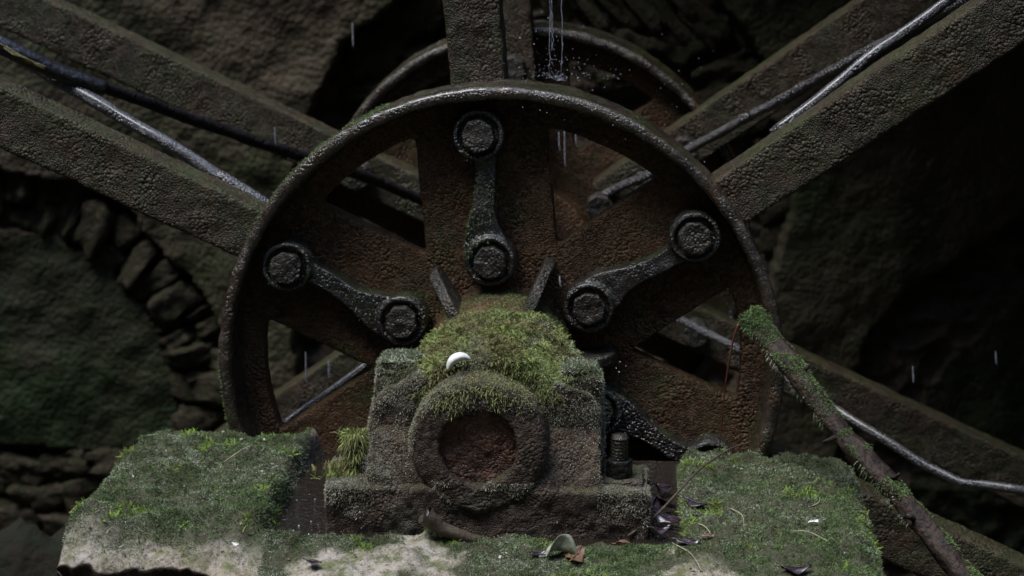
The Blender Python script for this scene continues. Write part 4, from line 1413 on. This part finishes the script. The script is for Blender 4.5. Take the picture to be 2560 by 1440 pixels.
# twigs and dry needles
curve_thing('twig', [at(1570, 1340, 2.93), at(1640, 1290, 2.95), at(1700, 1225, 3.0), at(1750, 1170, 3.1), at(1830, 1118, 3.25), at(1880, 1105, 3.3)], 0.0022, STICK,
            'long thin twig slanting across the gap between bearing and right shoulder', 'twig', taper=0.6)
for k, (pa, pm, pb, lab) in enumerate([((175, 1282), (192, 1270), (215, 1262), 'pale dry needle at the left edge of the mossy shoulder'), ((265, 1332), (280, 1327), (296, 1324), 'short white needle on the bare stone at lower left'),
                                       ((1825, 1275), (1858, 1290), (1860, 1315), 'curled straw on the right shoulder'), ((1680, 1360), (1730, 1390), (1760, 1440), 'pale grass stem running off the bottom edge'),
                                       ((2215, 1220), (2225, 1232), (2236, 1242), 'pale straw at the right edge of the plinth'), ((560, 1150), (620, 1135), (665, 1122), 'pale thin stem lying on the left shoulder'),
                                       ((1745, 1318), (1765, 1330), (1790, 1345), 'short straw near the front of the right shoulder'), ((2030, 1270), (2048, 1255), (2050, 1240), 'tiny upright straw on the right shoulder'),
                                       ((1980, 1328), (2020, 1335), (2080, 1342), 'long grey straw lying across the right shoulder')]):
    pp = [Vector(onp(*pa)), Vector(onp(*pm)) + Vector((0, 0, .004)), Vector(onp(*pb))]
    curve_thing('straw', pp, 0.0009, STRAW, lab, 'straw', n=6, taper=0.5)
# wet drifted stick and leaf caught where the rods cross, upper left
curve_thing('drift_stick', [at(-120, 60, 3.66), at(0, 112, 3.67), at(60, 140, 3.68), at(140, 180, 3.70), at(210, 205, 3.72), at(262, 222, 3.74)], 0.019, DARKWOOD,
            'dark wet stick caught across the tie rods at the left edge', 'stick', n=12, taper=0.75)
lf = leaf(at(60, 148, 3.62), 0.085, 0.06, R_(0), (0, R_(28), 0), 0.1, LEAF_YEL, 'narrow yellowish leaf blade lying on the dark drift stick', seed=31)

# ------------------------------------------------------------------ dripping water
def drop_soup():
    mb = MB()
    def drop(p, r, stretch=1.0):
        V, F = [], []
        n, m = 6, 4
        V.append((p[0], p[1], p[2] + r * stretch))
        for i in range(1, m):
            ph = math.pi * i / m
            for k in range(n):
                a = 2 * math.pi * k / n
                V.append((p[0] + r * math.sin(ph) * math.cos(a), p[1] + r * math.sin(ph) * math.sin(a), p[2] + r * stretch * math.cos(ph)))
        V.append((p[0], p[1], p[2] - r * stretch))
        F += [(0, 1 + k, 1 + (k + 1) % n) for k in range(n)]
        for i in range(m - 2):
            F += [(1 + i * n + k, 1 + (i + 1) * n + k, 1 + (i + 1) * n + (k + 1) % n, 1 + i * n + (k + 1) % n) for k in range(n)]
        L = len(V) - 1
        F += [(L, 1 + (m - 2) * n + (k + 1) % n, 1 + (m - 2) * n + k) for k in range(n)]
        mb.add(V, F)
    r2 = random.Random(5)
    c = at(1390, 205, 3.47)
    for k in range(130):                                                  # splash crown on the rim
        a = r2.uniform(0, 2 * math.pi); d = abs(r2.gauss(0, 0.05)); el = r2.random() ** 2
        p = (c[0] + d * math.cos(a) * 1.4, c[1] + 0.4 * d * math.sin(a), c[2] + 0.004 + el * 0.075 * (1 - min(1, d / 0.12)) + 0.004)
        drop(p, r2.uniform(0.0004, 0.0011))
    for k in range(16):                                                   # jets of the crown
        a = r2.uniform(0, math.pi); L = r2.uniform(0.006, 0.03)
        d = Vector((math.cos(a) * 1.2, r2.uniform(-0.4, 0.2), 0.25 + math.sin(a) * 0.9)).normalized()
        pts = [Vector(c) + d * (L * t) - Vector((0, 0, 0.25 * L * t * t)) + Vector((0, 0, 0.002)) for t in (0.1, 0.4, 0.7, 1.0)]
        mb.tube(pts, [0.0005, 0.0005, 0.0004, 0.0002], 5)
    for k in range(70):                                                   # spray flung to the right and up
        p = at(r2.uniform(1290, 1800), r2.uniform(60, 420), r2.uniform(3.3, 3.5))
        drop(p, r2.uniform(0.0004, 0.0010))
    for (x, y) in [(1340, 78), (1355, 30), (1370, 45), (1300, 95), (1335, 110), (1550, 905), (1540, 920), (1565, 915), (1548, 930)]:
        drop(at(x, y, 3.4), r2.uniform(0.001, 0.0017))
    return mb
tag(drop_soup().build('water_splash', DROP), 'spray of small water drops bouncing off the top of the wheel rim', 'water', kind='stuff')
# trickle: thin broken threads falling from above on to the rim
mb = MB()
r2 = random.Random(9)
for k in range(4):
    x = 1395 + r2.gauss(0, 22)
    top, bot = r2.uniform(-60, 60), r2.uniform(120, 205)
    Y = 3.47 + r2.uniform(-0.02, 0.03)
    pts = [at(x + r2.gauss(0, 1.5), top + (bot - top) * i / 10, Y) for i in range(11)]
    mb.tube(pts, [0.0006 * (0.4 + r2.random()) for _ in pts], 6)
for (x, ya, yb, Y) in [(1412, 325, 425, 4.0), (1398, 330, 380, 4.0), (1440, 335, 365, 4.0), (882, 58, 122, 4.4), (688, 318, 362, 4.0), (2283, 915, 960, 4.1), (2490, 878, 912, 4.1), (765, 880, 960, 4.1), (822, 900, 950, 4.1), (1400, 690, 715, 3.3)]:
    pts = [at(x + (i - 3) * 0.4, ya + (yb - ya) * i / 6, Y) for i in range(7)]
    mb.tube(pts, [0.0006, .0012, .0016, .0018, .0018, .0014, .0005], 6)
tag(mb.build('water_trickle', DROP), 'thin threads of water dripping down past the wheel', 'water', kind='stuff')
for me in (capw, bodyw, basew, ringw, bw):
    bpy.data.meshes.remove(me)
